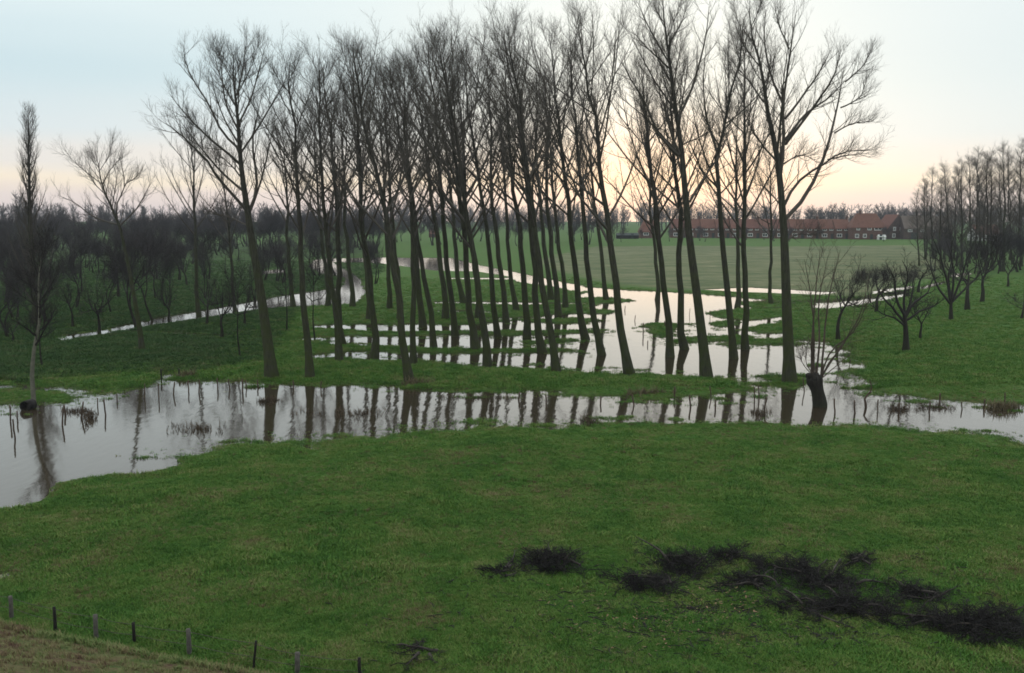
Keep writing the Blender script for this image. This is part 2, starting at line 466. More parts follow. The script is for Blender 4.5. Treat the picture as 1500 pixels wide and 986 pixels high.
zc[..., 0] = sm(-poly_sd(XX + 2 * fbm(XX / 9, YY / 9, 31), YY + 5 * fbm(XX / 12, YY / 12, 33), FIELD) / 5)
zc[..., 1] = np.maximum(sm(-poly_sd(XX + 2 * fbm(XX / 3, YY / 3, 41), YY, SHADE_LITTER) / 6) * (0.62 + 0.8 * fbm(XX / 3, YY / 4, 44)), 0)
zc[..., 2] = np.maximum(sm((0.35 - SD) / 0.5) * 0.85, np.maximum(sm(-poly_sd(XX, YY, TRACK) / 1.5), 0.9 * scraps(XX, YY)))
zc = np.clip(zc, 0, 1)
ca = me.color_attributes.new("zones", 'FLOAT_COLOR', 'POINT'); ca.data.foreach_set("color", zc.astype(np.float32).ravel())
ground_o = tag(mesh_obj("ground", me), kind='structure')

# ------------------------------------------------------------------ water sheet
m, t, b = material("flood_water")
b.inputs['Base Color'].default_value = (0.040, 0.031, 0.020, 1)
b.inputs['Roughness'].default_value = 0.06
b.inputs['IOR'].default_value = 1.36
w1 = noise(t, 2.2, 2, 0.5, 'World', (1.0, 0.35, 1)); w2 = noise(t, 0.12, 2, 0.5, 'World')
mw = node(t, "ShaderNodeMath", operation='MULTIPLY'); t.links.new(w1, mw.inputs[0]); t.links.new(w2, mw.inputs[1])
bump(t, b, mw.outputs[0], 0.22, 0.05)
wa = axis(-120, 120, 6, 420, 1.3)
wy = np.arange(20, 420, 8.0)
WX, WY = np.meshgrid(wa, wy); g = Geo(); k = np.arange(WX.size).reshape(WX.shape)
g.add(np.stack([WX, WY, 0 * WX], -1).reshape(-1, 3), np.stack([k[:-1, :-1], k[:-1, 1:], k[1:, 1:], k[1:, :-1]], -1).reshape(-1, 4))
tag(mesh_obj("flood_water", g.mesh("flood_water", m)), kind='structure')

# ------------------------------------------------------------------ dike slope at lower left (the camera stands on its crest)
FA, FB = ground(0, 925), ground(400, 1004)
fd = (FB - FA)[:2]; fd /= np.linalg.norm(fd); fn = np.array([-fd[1], fd[0]])      # fn points to the field
if fn[1] < 0: fn = -fn
u_ = np.arange(-60, 70, 0.35); v_ = np.concatenate([[0.5, 0.25], -np.arange(0, 26, 0.3)])
UU, VV = np.meshgrid(u_, v_)
DX = FA[0] + fd[0] * UU + fn[0] * VV; DY = FA[1] + fd[1] * UU + fn[1] * VV
dd = -VV
DZ = np.where(dd < 0, -0.5 * -dd, 0.0) + 0.10 + np.where(dd > 0, 0.18 * sm(dd / 0.9) + 0.36 * dd + 0.0022 * dd ** 2, 0)
DZ = np.minimum(DZ, 9.3) + 0.10 * fbm(DX / 1.2, DY / 1.2, 51, 4) * sm((dd + 0.3) / 0.6)
m, t, b = material("dike_turf"); M_DIKE = m
n1 = noise(t, 1.1, 5, 0.7, 'World'); n2 = noise(t, 9, 5, 0.7, 'World')
c = ramp_of(t, n1, [(0.36, (0.085, 0.125, 0.038)), (0.52, (0.150, 0.135, 0.062)), (0.62, (0.110, 0.066, 0.044))])
c = mixc(t, 0.75, c, ramp_of(t, n2, [(0.3, (0.35,) * 3), (0.7, (1.2,) * 3)]), 'MULTIPLY')
t.links.new(c, b.inputs['Base Color']); b.inputs['Roughness'].default_value = 0.95; b.inputs['Specular IOR Level'].default_value = 0.1
bump(t, b, n2, 1.0, 0.08)
k = np.arange(DX.size).reshape(DX.shape); g = Geo()
g.add(np.stack([DX, DY, DZ], -1).reshape(-1, 3), np.stack([k[:-1, :-1], k[1:, :-1], k[1:, 1:], k[:-1, 1:]], -1).reshape(-1, 4))
tag(mesh_obj("dike_bank", g.mesh("dike_bank", m)), kind='structure')
def dike_dist(X, Y): return -((X - FA[0]) * fn[0] + (Y - FA[1]) * fn[1])

# ------------------------------------------------------------------ grass tufts (stuff)
def tuft_mesh(name, mat, n, h, spread, seed, bend=0.6, w=0.012):
    g_ = np.random.default_rng(seed)
    a = g_.uniform(0, 6.28, n); r = spread * np.sqrt(g_.random(n))
    base = np.stack([r * np.cos(a), r * np.sin(a), np.full(n, -0.02)], -1)
    hh = h * g_.uniform(0.5, 1.2, n); la = g_.uniform(0, 6.28, n); ll = bend * hh * g_.uniform(0.2, 1.2, n)
    side = np.stack([-np.sin(la), np.cos(la), 0 * la], -1) * w
    lean = np.stack([np.cos(la) * ll, np.sin(la) * ll, 0 * la], -1)
    mid = base + lean * 0.35 + np.stack([0 * hh, 0 * hh, hh * 0.62], -1)
    tip = base + lean + np.stack([0 * hh, 0 * hh, hh], -1)
    v = np.stack([base - side, base + side, mid + side * 0.7, mid - side * 0.7, tip], 1).reshape(-1, 3)
    o = np.arange(n)[:, None] * 5
    G_ = Geo(); G_.add(v, o + np.array([[0, 1, 2, 3]]), o + np.array([[3, 2, 4]]))
    return G_.mesh(name, mat, smooth=False)
def blade_mat(name, stops):
    m, t, b = material(name)
    oi = node(t, "ShaderNodeObjectInfo")
    big = noise(t, 0.42, 6, 0.72, 'World')
    s = node(t, "ShaderNodeMath", operation='MULTIPLY_ADD'); s.inputs[1].default_value = 0.45
    t.links.new(oi.outputs['Random'], s.inputs[0])
    s2 = node(t, "ShaderNodeMath", operation='MULTIPLY_ADD'); s2.inputs[1].default_value = 1.7; s2.inputs[2].default_value = -0.58
    t.links.new(big, s2.inputs[0]); t.links.new(s2.outputs[0], s.inputs[2])
    t.links.new(ramp_of(t, s.outputs[0], stops), b.inputs['Base Color'])
    b.inputs['Roughness'].default_value = 0.75; b.inputs['Specular IOR Level'].default_value = 0.2
    return m
M_BLADE = blade_mat("meadow_blade", [(0.05, (0.034, 0.097, 0.014)), (0.35, (0.064, 0.163, 0.024)), (0.62, (0.116, 0.198, 0.036)), (0.80, (0.179, 0.207, 0.067)), (0.97, (0.223, 0.181, 0.092))])
M_DRYBLADE = blade_mat("dry_blade", [(0.1, (0.075, 0.140, 0.032)), (0.40, (0.17, 0.20, 0.070)), (0.58, (0.21, 0.17, 0.085)), (0.72, (0.13, 0.080, 0.050)), (0.95, (0.10, 0.060, 0.040))])
def collection_of(name, meshes):
    c = bpy.data.collections.new(name)
    for i, me in enumerate(meshes):
        c.objects.link(bpy.data.objects.new(me.name, me))
    return c
TUFTS = collection_of("grass_tufts", [tuft_mesh("grass_tuft", M_BLADE, 16, 0.085, 0.13, s, 0.9, 0.0085) for s in (1, 2, 3)])
DRYTUFTS = collection_of("dry_tufts", [tuft_mesh("dry_tuft", M_DRYBLADE, 14, 0.16, 0.11, s, 0.9, 0.009) for s in (4, 5)])
M_WITHER = blade_mat('withered_blade', [(0.1, (0.070, 0.060, 0.026)), (0.5, (0.13, 0.100, 0.050)), (0.9, (0.20, 0.17, 0.085))])
WITHERED = collection_of('withered_tufts', [tuft_mesh('withered_tuft', M_WITHER, 16, 0.12, 0.10, s, 1.1, 0.008) for s in (14, 15)])
REEDS = collection_of("reed_tufts", [tuft_mesh("reed_tuft", M_REED, 14, 0.6, 0.25, s, 0.7, 0.02) for s in (6, 7)])
WEEDS = collection_of("weed_tufts", [tuft_mesh("weed_tuft", M_WEED, 12, 0.45, 0.3, s, 1.2, 0.02) for s in (8, 9)])
def scatter(name, pts, scales, coll, tilt=0.25):
    me = bpy.data.meshes.new(name)
    me.vertices.add(len(pts)); me.vertices.foreach_set("co", np.asarray(pts, np.float32).ravel())
    a = me.attributes.new("size", 'FLOAT', 'POINT'); a.data.foreach_set("value", np.asarray(scales, np.float32))
    o = mesh_obj(name, me)
    ng = bpy.data.node_groups.new(name, 'GeometryNodeTree')
    ng.interface.new_socket("Geometry", in_out='INPUT', socket_type='NodeSocketGeometry')
    ng.interface.new_socket("Geometry", in_out='OUTPUT', socket_type='NodeSocketGeometry')
    gi = ng.nodes.new("NodeGroupInput"); go = ng.nodes.new("NodeGroupOutput")
    ip = ng.nodes.new("GeometryNodeInstanceOnPoints"); ci = ng.nodes.new("GeometryNodeCollectionInfo")
    ci.inputs['Collection'].default_value = coll; ci.inputs['Separate Children'].default_value = True; ci.inputs['Reset Children'].default_value = True
    rv = ng.nodes.new("FunctionNodeRandomValue"); rv.data_type = 'FLOAT_VECTOR'
    rv.inputs[0].default_value = (-tilt, -tilt, 0); rv.inputs[1].default_value = (tilt, tilt, 6.283)
    na = ng.nodes.new("GeometryNodeInputNamedAttribute"); na.data_type = 'FLOAT'; na.inputs['Name'].default_value = "size"
    ng.links.new(gi.outputs[0], ip.inputs['Points']); ng.links.new(ci.outputs[0], ip.inputs['Instance'])
    ip.inputs['Pick Instance'].default_value = True
    ng.links.new(rv.outputs[0], ip.inputs['Rotation']); ng.links.new(na.outputs[0], ip.inputs['Scale'])
    ng.links.new(ip.outputs[0], go.inputs[0])
    o.modifiers.new("scatter", 'NODES').node_group = ng
    tag(o, kind='stuff')
    return o
def sample_h(P):
    return height(P[:, 0], P[:, 1], True)
gr = np.random.default_rng(99)
def spread(n, y0, y1, power=1.0, margin=1.06):
    """points over the ground seen between two depths, thinner with distance"""
    u = gr.random(n)
    e = 1.0 - power
    y = (y0 ** e + u * (y1 ** e - y0 ** e)) ** (1 / e) if abs(e) > 1e-6 else y0 * (y1 / y0) ** u
    x = (gr.random(n) * 2 - 1) * (y * 0.515 * margin + 1.5)
    return np.stack([x, y], -1)
P = spread(360000, 19.5, 62, 1.5)
h_, s_ = sample_h(P)
k = (h_ > -0.015) & (dike_dist(P[:, 0], P[:, 1]) < 0.2) & (gr.random(len(P)) > 0.85 * scraps(P[:, 0], P[:, 1])) & (gr.random(len(P)) < 0.30 + 0.9 * s_)
sz = gr.uniform(0.55, 1.25, len(P)) * (0.75 + 0.6 * np.clip(fbm(P[:, 0] / 1.7, P[:, 1] / 1.7, 61, 3) + 0.3, 0, 1.2))
P2 = spread(110000, 62, 170, 1.6)
h2, s2 = sample_h(P2)
k2 = (h2 > -0.02) & (poly_sd(P2[:, 0], P2[:, 1], FIELD) > 0) & (poly_sd(P2[:, 0], P2[:, 1], SHADE_LITTER) > -4 * gr.random(len(P2)))
sz2 = gr.uniform(1.2, 2.4, len(P2))
pts = np.concatenate([np.column_stack([P[k], h_[k]]), np.column_stack([P2[k2], h2[k2]])])
scatter("meadow_grass", pts, np.concatenate([sz[k], sz2[k2]]), TUFTS)
M_SHADEBLADE = blade_mat("shade_tinted_blade", [(0.1, (0.018, 0.052, 0.010)), (0.45, (0.036, 0.088, 0.018)), (0.75, (0.062, 0.100, 0.028)), (0.95, (0.095, 0.080, 0.044))])  # darker copy of the meadow blade, tree shade painted into its colour
SHADETUFTS = collection_of("shade_tinted_tufts", [tuft_mesh("shade_tinted_tuft", M_SHADEBLADE, 16, 0.10, 0.14, s, 1.0, 0.011) for s in (24, 25, 26)])
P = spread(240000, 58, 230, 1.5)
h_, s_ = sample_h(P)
k = (h_ > -0.01) & (poly_sd(P[:, 0], P[:, 1], SHADE_LITTER) < 1.0 * gr.random(len(P)))
scatter("shade_tinted_orchard_grass", np.column_stack([P[k], h_[k]]), gr.uniform(1.1, 2.4, k.sum()), SHADETUFTS)
P = spread(16000, 20, 64, 1.3)
h_, s_ = sample_h(P)
k = (h_ > 0.0) & (dike_dist(P[:, 0], P[:, 1]) < 0) & (fbm(P[:, 0] / 2.3, P[:, 1] / 2.3, 81, 3) + 0.25 * gr.random(len(P)) > 0.30)
scatter("grass_tussocks", np.column_stack([P[k], h_[k]]), gr.uniform(1.2, 2.3, k.sum()), TUFTS)
P = spread(60000, 20, 64, 1.3)
h_, s_ = sample_h(P)
k = (h_ > 0.0) & (dike_dist(P[:, 0], P[:, 1]) < 0) & (fbm(P[:, 0] / 3.1, P[:, 1] / 2.1, 83, 4) + 0.2 * gr.random(len(P)) > 0.28)
scatter("dry_grass_wisps", np.column_stack([P[k], h_[k]]), gr.uniform(0.35, 0.75, k.sum()), DRYTUFTS)
P = spread(2600, 20, 62, 1.0)
h_, s_ = sample_h(P); cl = []
for q, hz_, ok in zip(P, h_, (h_ > 0.02) & (dike_dist(P[:, 0], P[:, 1]) < -0.3) & (fbm(P[:, 0] / 5, P[:, 1] / 4, 85, 3) + 0.5 * gr.random(len(P)) > 0.38)):
    if ok:
        m_ = gr.integers(3, 9)
        cl += [(q[0] + a, q[1] + b, hz_ + 0.01) for a, b in zip(gr.normal(0, 0.16, m_), gr.normal(0, 0.12, m_))]
scatter("withered_clumps", np.array(cl), gr.uniform(0.5, 1.0, len(cl)), WITHERED)
# dry turf on the dike and the pale fringe at its foot
uu = gr.uniform(-30, 18, 26000); vv = np.where(gr.random(26000) < 0.25, gr.uniform(-0.9, 0.35, 26000), -gr.uniform(0, 14, 26000))
dx = FA[0] + fd[0] * uu + fn[0] * vv; dy = FA[1] + fd[1] * uu + fn[1] * vv; q = -vv
dz = 0.10 + np.where(q > 0, 0.18 * sm(q / 0.9) + 0.36 * q + 0.0022 * q ** 2, 0.5 * q) + 0.10 * fbm(dx / 1.2, dy / 1.2, 51, 4) * sm((q + 0.3) / 0.6)
dz = np.maximum(dz, 0.1)
scatter("dry_dike_grass", np.column_stack([dx, dy, dz]), gr.uniform(0.5, 1.1, len(dx)) * np.where(np.abs(q) < 0.9, 1.25, 0.8), DRYTUFTS)

# ------------------------------------------------------------------ trees
def bundle(g, limbs, K=9, wob=0.0):
    P = np.stack([resample(l, K) for l in limbs])
    if wob: P[:, 1:] += np.cumsum(g.normal(0, wob, P[:, 1:].shape), axis=1)
    return P
def twigs(geo, g, P, Rad, n3=6, n4=4, l3=1.05, l4=0.50, up=0.55, tip=0.0021, ang=(33, 9)):
    A, RA = grow(P, Rad, g, n3, 0.22, 1.0, ang, l3, up, 3, 0.5, 0.010, tip, 0.07, 0.35)
    tubes(geo, A, RA, 3)
    B, RB = grow(A, RA, g, n4, 0.15, 1.0, (36, 11), l4, up * 0.8, 2, 0.7, 0.004, tip, 0.07, 0.3)
    tubes(geo, B, RB, 3)
def make_poplar(seed, H=24.0, r0=0.30, nl=20, base=0.34, wide=1.0, trunk=None, limbs=None, l2=9, n3=6, n4=4, auto=None, gnarl=0.10, l2f=0.30):
    """meshes of the trunk and of the crown of a bare poplar, foot at the origin"""
    g = np.random.default_rng(seed)
    if trunk is None:
        z = np.linspace(0, H, 16)
        w = np.cumsum(g.normal(0, gnarl, (16, 2)), axis=0); w -= np.linspace(0, 1, 16)[:, None] * w[-1] * 0.6; w[0] = 0
        T = np.column_stack([w, z])[None]
    else:
        T = resample(trunk, 16)[None]; H = T[0, -1, 2]
    T[:, 0, 2] -= 0.45
    tt = np.linspace(0, 1, 16)
    RT = (r0 * (1 - tt) ** 0.85 * (1 + 0.55 * np.exp(-tt * 30)) + 0.012)[None]
    gt = Geo(); tubes(gt, T, RT, 12)
    gc = Geo()
    LP, LR = [], []
    if limbs:
        P = bundle(g, limbs, 9, 0.018)
        rr = []
        for l in P:
            i = np.argmin(np.linalg.norm(T[0] - l[0], axis=1))
            rr.append(min(RT[0, i] * 0.62, 0.018 + 0.0105 * np.linalg.norm(np.diff(l, axis=0), axis=1).sum()))
        Rl = np.array(rr)[:, None] * np.linspace(1, 0, 9)[None] ** 0.75 + 0.008
        LP.append(P); LR.append(Rl)
    n_auto = nl if auto is None else auto
    if n_auto:
        P, Rl = grow(T, RT, g, n_auto, base, 0.97, (40, 8), lambda pl, t: wide * H * 0.43 * np.clip((1.02 - t) / (1 - base), 0.05, 1) ** 0.75 * (0.75 + 0.5 * g.random(len(t))), 0.60, 8, 0.50, 0.085, 0.006, 0.03, 0.0)
        LP.append(P); LR.append(Rl)
    # forked leaders in the upper crown
    for P, Rl in zip(LP, LR):
        tubes(gc, P, Rl, 5)
    P = np.concatenate([resample_k(p, 9) for p in LP]); Rl = np.concatenate([resample_k(r[..., None], 9)[..., 0] for r in LR])
    B, RB = grow(P, Rl, g, l2, 0.18, 0.98, (36, 10), lambda pl, t: l2f * pl + 0.6, 0.65, 5, 0.5, 0.024, 0.004, 0.045, 0.45)
    tubes(gc, B, RB, 4)
    twigs(gc, g, B, RB, n3, n4)
    U, RU = grow(T, RT, g, l2 * 2, 0.62, 0.995, (36, 9), 2.4, 0.8, 4, 0.5, 0.03, 0.006, 0.08, 0.3)
    tubes(gc, U, RU, 4); twigs(gc, g, U, RU, n3, n4, 0.9)
    twigs(gc, g, P, Rl, 5, n4, 1.1)
    return gt, gc
def resample_k(P, K):
    n = P.shape[1]
    if n == K: return P
    f = np.linspace(0, n - 1, K); i = np.minimum(f.astype(int), n - 2); w = (f - i)[None, :, None]
    return P[:, i] * (1 - w) + P[:, i + 1] * w

def lean_rot(vec, spin=0.0):
    q = Vector((0, 0, 1)).rotation_difference(Vector(vec).normalized())
    return (q.to_matrix().to_4x4() @ Matrix.Rotation(spin, 4, 'Z')).to_euler()
FEET = []
def put_tree(name, meshes, loc, label, group, cat='tree', vec=(0, 0, 1), spin=0.0, scale=1.0, sxy=None):
    FEET.append((loc[0], loc[1])); o = empty(name, tuple(loc), label, cat, group, lean_rot(vec, spin))
    s = scale if sxy is None else sxy
    o.scale = (s, s, scale)
    mesh_obj("trunk", meshes[0], o); mesh_obj("crown", meshes[1], o)
    return o
TOPS = {}
def as_meshes(pair, name, mb=None, mt=None):
    zz = np.sort(np.concatenate(pair[1].v)[:, 2]); h_top = float(zz[int(len(zz) * 0.997)])
    r_ = pair[0].mesh(name + "_trunk", mb or M_BARK), pair[1].mesh(name + "_crown", mt or M_TWIG)
    TOPS[r_[1].name] = h_top
    return r_
def foot(px, py):
    p = ground(px, py)
    p[2] = max(float(height(np.array([p[0]]), np.array([p[1]]))[0]), -0.25)
    return p
# --- poplars whose limbs the photograph shows singly
def hero(seed, base_px, trunk_px, limbs_px, label, group, r0=0.32, auto=8, l2=8, n3=5, n4=3, mats=(None, None), wide=0.8, base=0.5):
    B = foot(*base_px); g = np.random.default_rng(seed + 500)
    Y = B[1]
    tr = [at_depth(x, y, Y) - B for x, y in [base_px] + trunk_px]
    tr[0] = np.zeros(3); tr[-1] = tr[-2] + (tr[-1] - tr[-2]) * 0.45
    lim = []
    for l in limbs_px:
        n = len(l); w = math.dist(l[0], l[-1]) * Y / FPX
        d = g.uniform(-0.6, 0.6) * w
        l = [l[0]] + [(l[0][0] + (x - l[0][0]) * 0.92, l[0][1] + (y - l[0][1]) * 0.92) for x, y in l[1:]]
        lim.append([at_depth(x, y, Y + d * (i / (n - 1)) ** 1.2) - B for i, (x, y) in enumerate(l)])
    pair = make_poplar(seed, trunk=tr, limbs=lim, r0=r0, auto=auto, l2=l2 + 4, n3=n3, n4=n4, wide=wide, base=base, l2f=0.24)
    return put_tree("poplar_tree", as_meshes(pair, "poplar", *mats), B, label, group)
ROW = "poplars along the grass strip"
hero(1, (1157, 562), [(1152, 440), (1148, 335), (1143, 270), (1138, 226), (1124, 161), (1115, 99), (1100, 45), (1094, -22)],
     [[(1149, 322), (1180, 288), (1206, 241), (1221, 197), (1230, 161), (1239, 117), (1246, 75)],
      [(1149, 300), (1165, 272), (1190, 248), (1210, 236), (1235, 219), (1294, 212)],
      [(1143, 258), (1149, 197), (1147, 153), (1153, 99), (1159, 62), (1166, 10), (1170, -15)],
      [(1148, 153), (1132, 118), (1122, 84), (1117, 50), (1118, 0)],
      [(1150, 174), (1180, 135), (1206, 95), (1221, 65)], [(1150, 205), (1180, 164), (1221, 135), (1248, 105)],
      [(1150, 212), (1188, 160), (1228, 100), (1240, 60)],
      [(1156, 72), (1142, 36), (1133, 2)], [(1138, 237), (1110, 205), (1096, 185), (1085, 160)], [(1119, 150), (1093, 113), (1064, 78)],
      [(1145, 303), (1122, 274), (1100, 263)], [(1151, 354), (1170, 341), (1199, 340)], [(1222, 195), (1250, 180), (1285, 175)],
      [(1212, 234), (1250, 226), (1280, 224)], [(1231, 158), (1262, 140), (1275, 110)], [(1238, 120), (1265, 95), (1280, 70)], [(1148, 240), (1175, 225), (1200, 232)]],
     "tall bare poplar with a big forked limb spreading to the right, beside the pollard willow", ROW, 0.36, 5, 8, 5, 4)
hero(2, (1036, 555), [(1022, 440), (1009, 340), (1002, 262), (997, 207), (991, 169), (984, 114), (978, 69), (971, 10), (968, -30)],
     [[(994, 228), (965, 197), (941, 141), (914, 97), (902, 70)], [(996, 226), (962, 190), (940, 165), (930, 120)], [(994, 172), (1014, 134), (1031, 79), (1041, 28), (1045, -10)],
      [(980, 92), (952, 41), (931, -5)], [(978, 70), (997, 34), (1008, 0)], [(1000, 212), (1034, 195), (1050, 180)], [(981, 100), (945, 66), (920, 38)],
      [(1010, 296), (1033, 255), (1055, 222), (1072, 180)], [(990, 165), (975, 130), (965, 90)]],
     "bare poplar with two limbs arching left, on the right end of the grass strip", ROW, 0.34, 9, 8, 5, 4)
hero(3, (1076, 525), [(1066, 430), (1057, 340), (1053, 276), (1050, 224), (1060, 193), (1069, 138), (1083, 95), (1088, 40), (1090, 8)],
     [[(1051, 226), (1034, 172), (1028, 131), (1028, 97), (1032, 50)], [(1053, 276), (1031, 255), (1010, 207), (1000, 180)], [(1061, 190), (1085, 160), (1100, 120)], [(1054, 285), (1078, 258), (1090, 220)]],
     "slim bare poplar forking low into two leaders, standing in water left of the willow", "poplars standing in the floodwater", 0.27, 9, 8, 5, 4)
hero(4, (399, 555), [(382, 430), (367, 340), (363, 312), (357, 273), (352, 231), (349, 182), (344, 134), (341, 95), (344, 60)],
     [[(362, 309), (339, 283), (316, 257), (300, 231), (271, 202), (245, 179), (220, 163)], [(351, 240), (323, 215), (293, 189), (261, 156), (240, 128)],
      [(350, 218), (323, 192), (303, 150), (277, 111), (263, 82), (260, 50)], [(364, 312), (376, 279), (376, 240), (371, 202), (378, 165), (388, 120)], [(349, 182), (365, 150), (378, 108), (392, 55)],
      [(364, 331), (336, 320), (293, 309)], [(348, 160), (325, 120), (310, 70)], [(346, 140), (355, 100), (362, 50)], [(349, 190), (330, 150), (322, 100), (318, 60)], [(355, 262), (330, 235), (310, 220)]],
     "leftmost big poplar of the row, bare crown reaching far to the left", ROW, 0.36, 7, 9, 6, 4)
hero(5, (209, 517), [(203, 473), (192, 410), (183, 366), (174, 328), (164, 305), (149, 269), (143, 236), (134, 205)],
     [[(174, 329), (161, 326), (131, 315), (103, 293), (76, 281)], [(150, 270), (122, 248), (106, 233), (86, 216)], [(172, 322), (171, 300), (183, 272), (179, 239), (173, 215)],
      [(176, 330), (198, 309), (216, 281), (228, 255)], [(183, 270), (195, 262), (205, 250)], [(146, 250), (160, 225), (165, 200)], [(150, 270), (165, 245), (185, 225)]],
     "wide open bare tree with few long limbs forking near the horizon, on the left", None, 0.20, 3, 6, 4, 4, base=0.65)
# --- the other poplars: a handful of builds, copied
KINDS = []
for i in range(6):
    nl, base, wide = [(18, 0.36, 1.0), (15, 0.44, 0.95), (20, 0.34, 0.95), (13, 0.46, 1.1), (17, 0.40, 0.85), (19, 0.36, 0.9)][i]
    KINDS.append(as_meshes(make_poplar(20 + i, 24, 0.265, nl, base, wide * 1.12, l2=9, n3=4, n4=4), "poplar"))
NTH = "first second third fourth fifth sixth seventh eighth ninth tenth eleventh twelfth thirteenth fourteenth fifteenth sixteenth".split()
def poplars(rows, label, group, kinds=KINDS, h=24.0, name="poplar_tree", seed=3, fat=1.0):
    g = random.Random(seed)
    for n, (bx, by, mx, my, ty) in enumerate(rows):
        B = foot(bx, by)
        slope = (bx - mx) / (by - my)
        tx = bx - slope * (by - ty) * 0.86
        top = at_depth(tx, ty, B[1] + g.uniform(-0.8, 0.8))
        v = top - B; H = np.linalg.norm(v)
        kd = kinds[g.randrange(len(kinds))]; proto_h = TOPS[kd[1].name]
        put_tree(name, kd, B, label(n) if callable(label) else label, group, vec=v, spin=g.uniform(0, 6.28), scale=H / proto_h, sxy=H / proto_h * g.uniform(0.92, 1.1) * fat)
front = [(454, 556, 441, 380, 52), (600, 562, 568, 400, 28), (815, 548, 788, 380, -8), (922, 551, 892, 380, -12)]
FL = ["straight slim bare poplar right of the leftmost big one, on the grass strip", "dark leaning bare poplar alone at the water edge in the middle of the strip",
      "bare poplar leaning left on the strip, first one left of the strongly leaning one", "strongly leaning bare poplar on the narrowing strip, left of the two-limbed one"]
poplars(front, lambda n: FL[n], ROW, seed=11)
mid = [(497, 531, 486, 380, 48), (547, 525, 535, 380, 45), (606, 537, 600, 380, 60), (635, 508, 614, 380, 40), (667, 493, 655, 380, 22), (696, 514, 681, 380, 30), (713, 540, 690, 395, 18),
       (730, 495, 713, 380, 6), (771, 495, 759, 380, 30), (796, 517, 776, 380, 14), (859, 497, 841, 380, 14), (883, 520, 865, 380, 2), (981, 523, 966, 380, 60), (1005, 511, 996, 380, 40), (1092, 512, 1090, 380, 25)]
poplars(mid, lambda n: "bare leaning poplar, %s from the left of those standing in water" % (NTH[n]), "poplars standing in the floodwater", seed=12)
back = sorted([(502, 506, 493, 400, 70), (540, 470, 532, 380, 90), (585, 470, 578, 380, 80), (620, 480, 606, 380, 60), (652, 470, 640, 380, 65), (699, 468, 690, 380, 60), (742, 473, 733, 380, 62), (757, 456, 750, 380, 90),
        (807, 441, 800, 380, 100), (818, 462, 812, 380, 80), (828, 453, 822, 380, 90), (888, 441, 880, 380, 110), (962, 439, 958, 380, 130), (1079, 450, 1078, 380, 120), (680, 445, 672, 380, 90), (570, 455, 565, 380, 95)])
poplars(back, lambda n: "bare poplar far back in the crowded rows, %s from the left there" % NTH[n], "poplars at the back of the stand", seed=13)
poplars([(1130, 447, 1129, 380, 190)], "thin bare poplar standing alone in water left of the big forked poplar", None, seed=14)
poplars([(292, 462, 284, 330, 150), (430, 452, 425, 380, 150), (345, 455, 335, 380, 200), (480, 450, 474, 380, 130), (516, 452, 510, 380, 110)],
        lambda n: "slender bare poplar on the stream bank, %s from the left there" % NTH[[0, 2, 1, 3, 4][n]], "poplars on the left stream bank", seed=15)
# --- far right stand of upright poplars
SLIM = [as_meshes(make_poplar(40 + i, 24, 0.17, 26, 0.20, 0.46, l2=7, n3=4, n4=3), "slim_poplar") for i in range(4)]
g_ = random.Random(5)
rows = []
for i in range(28):
    x = 1345 + i * 7.4 + g_.uniform(-5, 5); y = g_.choice([377, 383, 390, 398]) + g_.uniform(-2, 2)
    top = 262 - min(1, max(0, (x - 1345) / 90)) * 45 + g_.uniform(-14, 16) - (8 if x > 1480 else 0)
    rows.append((x, y, x - g_.uniform(-1, 3), 350, top))
poplars(rows, "upright bare poplar in the crowded stand on the far right", "poplars of the far right stand", SLIM, name="upright_poplar", seed=16, fat=1.55)
# --- Lombardy poplar at the far left
def make_lombardy(seed):
    g = np.random.default_rng(seed); H = 23
    z = np.linspace(0, H, 16); T = np.column_stack([np.cumsum(g.normal(0, 0.05, (16, 2)), 0), z])[None]
    RT = (0.26 * (1 - z / H) ** 0.8 + 0.01)[None]; RT[0, 0] *= 1.4
    gt = Geo(); tubes(gt, T, RT, 10); gc = Geo()
    P, Rl = grow(T, RT, g, 110, 0.08, 0.97, (42, 8), lambda pl, t: 5.4 * np.clip(1.15 - t, 0.2, 1) * (0.6 + 0.7 * g.random(len(t))), 2.0, 6, 0.4, 0.05, 0.006, 0.05, 0.0)
    tubes(gc, P, Rl, 4); twigs(gc, g, P, Rl, 9, 4, 1.3, 0.55, 1.2)
    return gt, gc
B = foot(52, 478)
put_tree("lombardy_poplar", as_meshes(make_lombardy(3), "lombardy"), B, "narrow column-shaped bare poplar towering at the far left", None, vec=at_depth(39, 150, B[1]) - B, scale=np.linalg.norm(at_depth(39, 150, B[1]) - B) / 23.6, sxy=1.15)

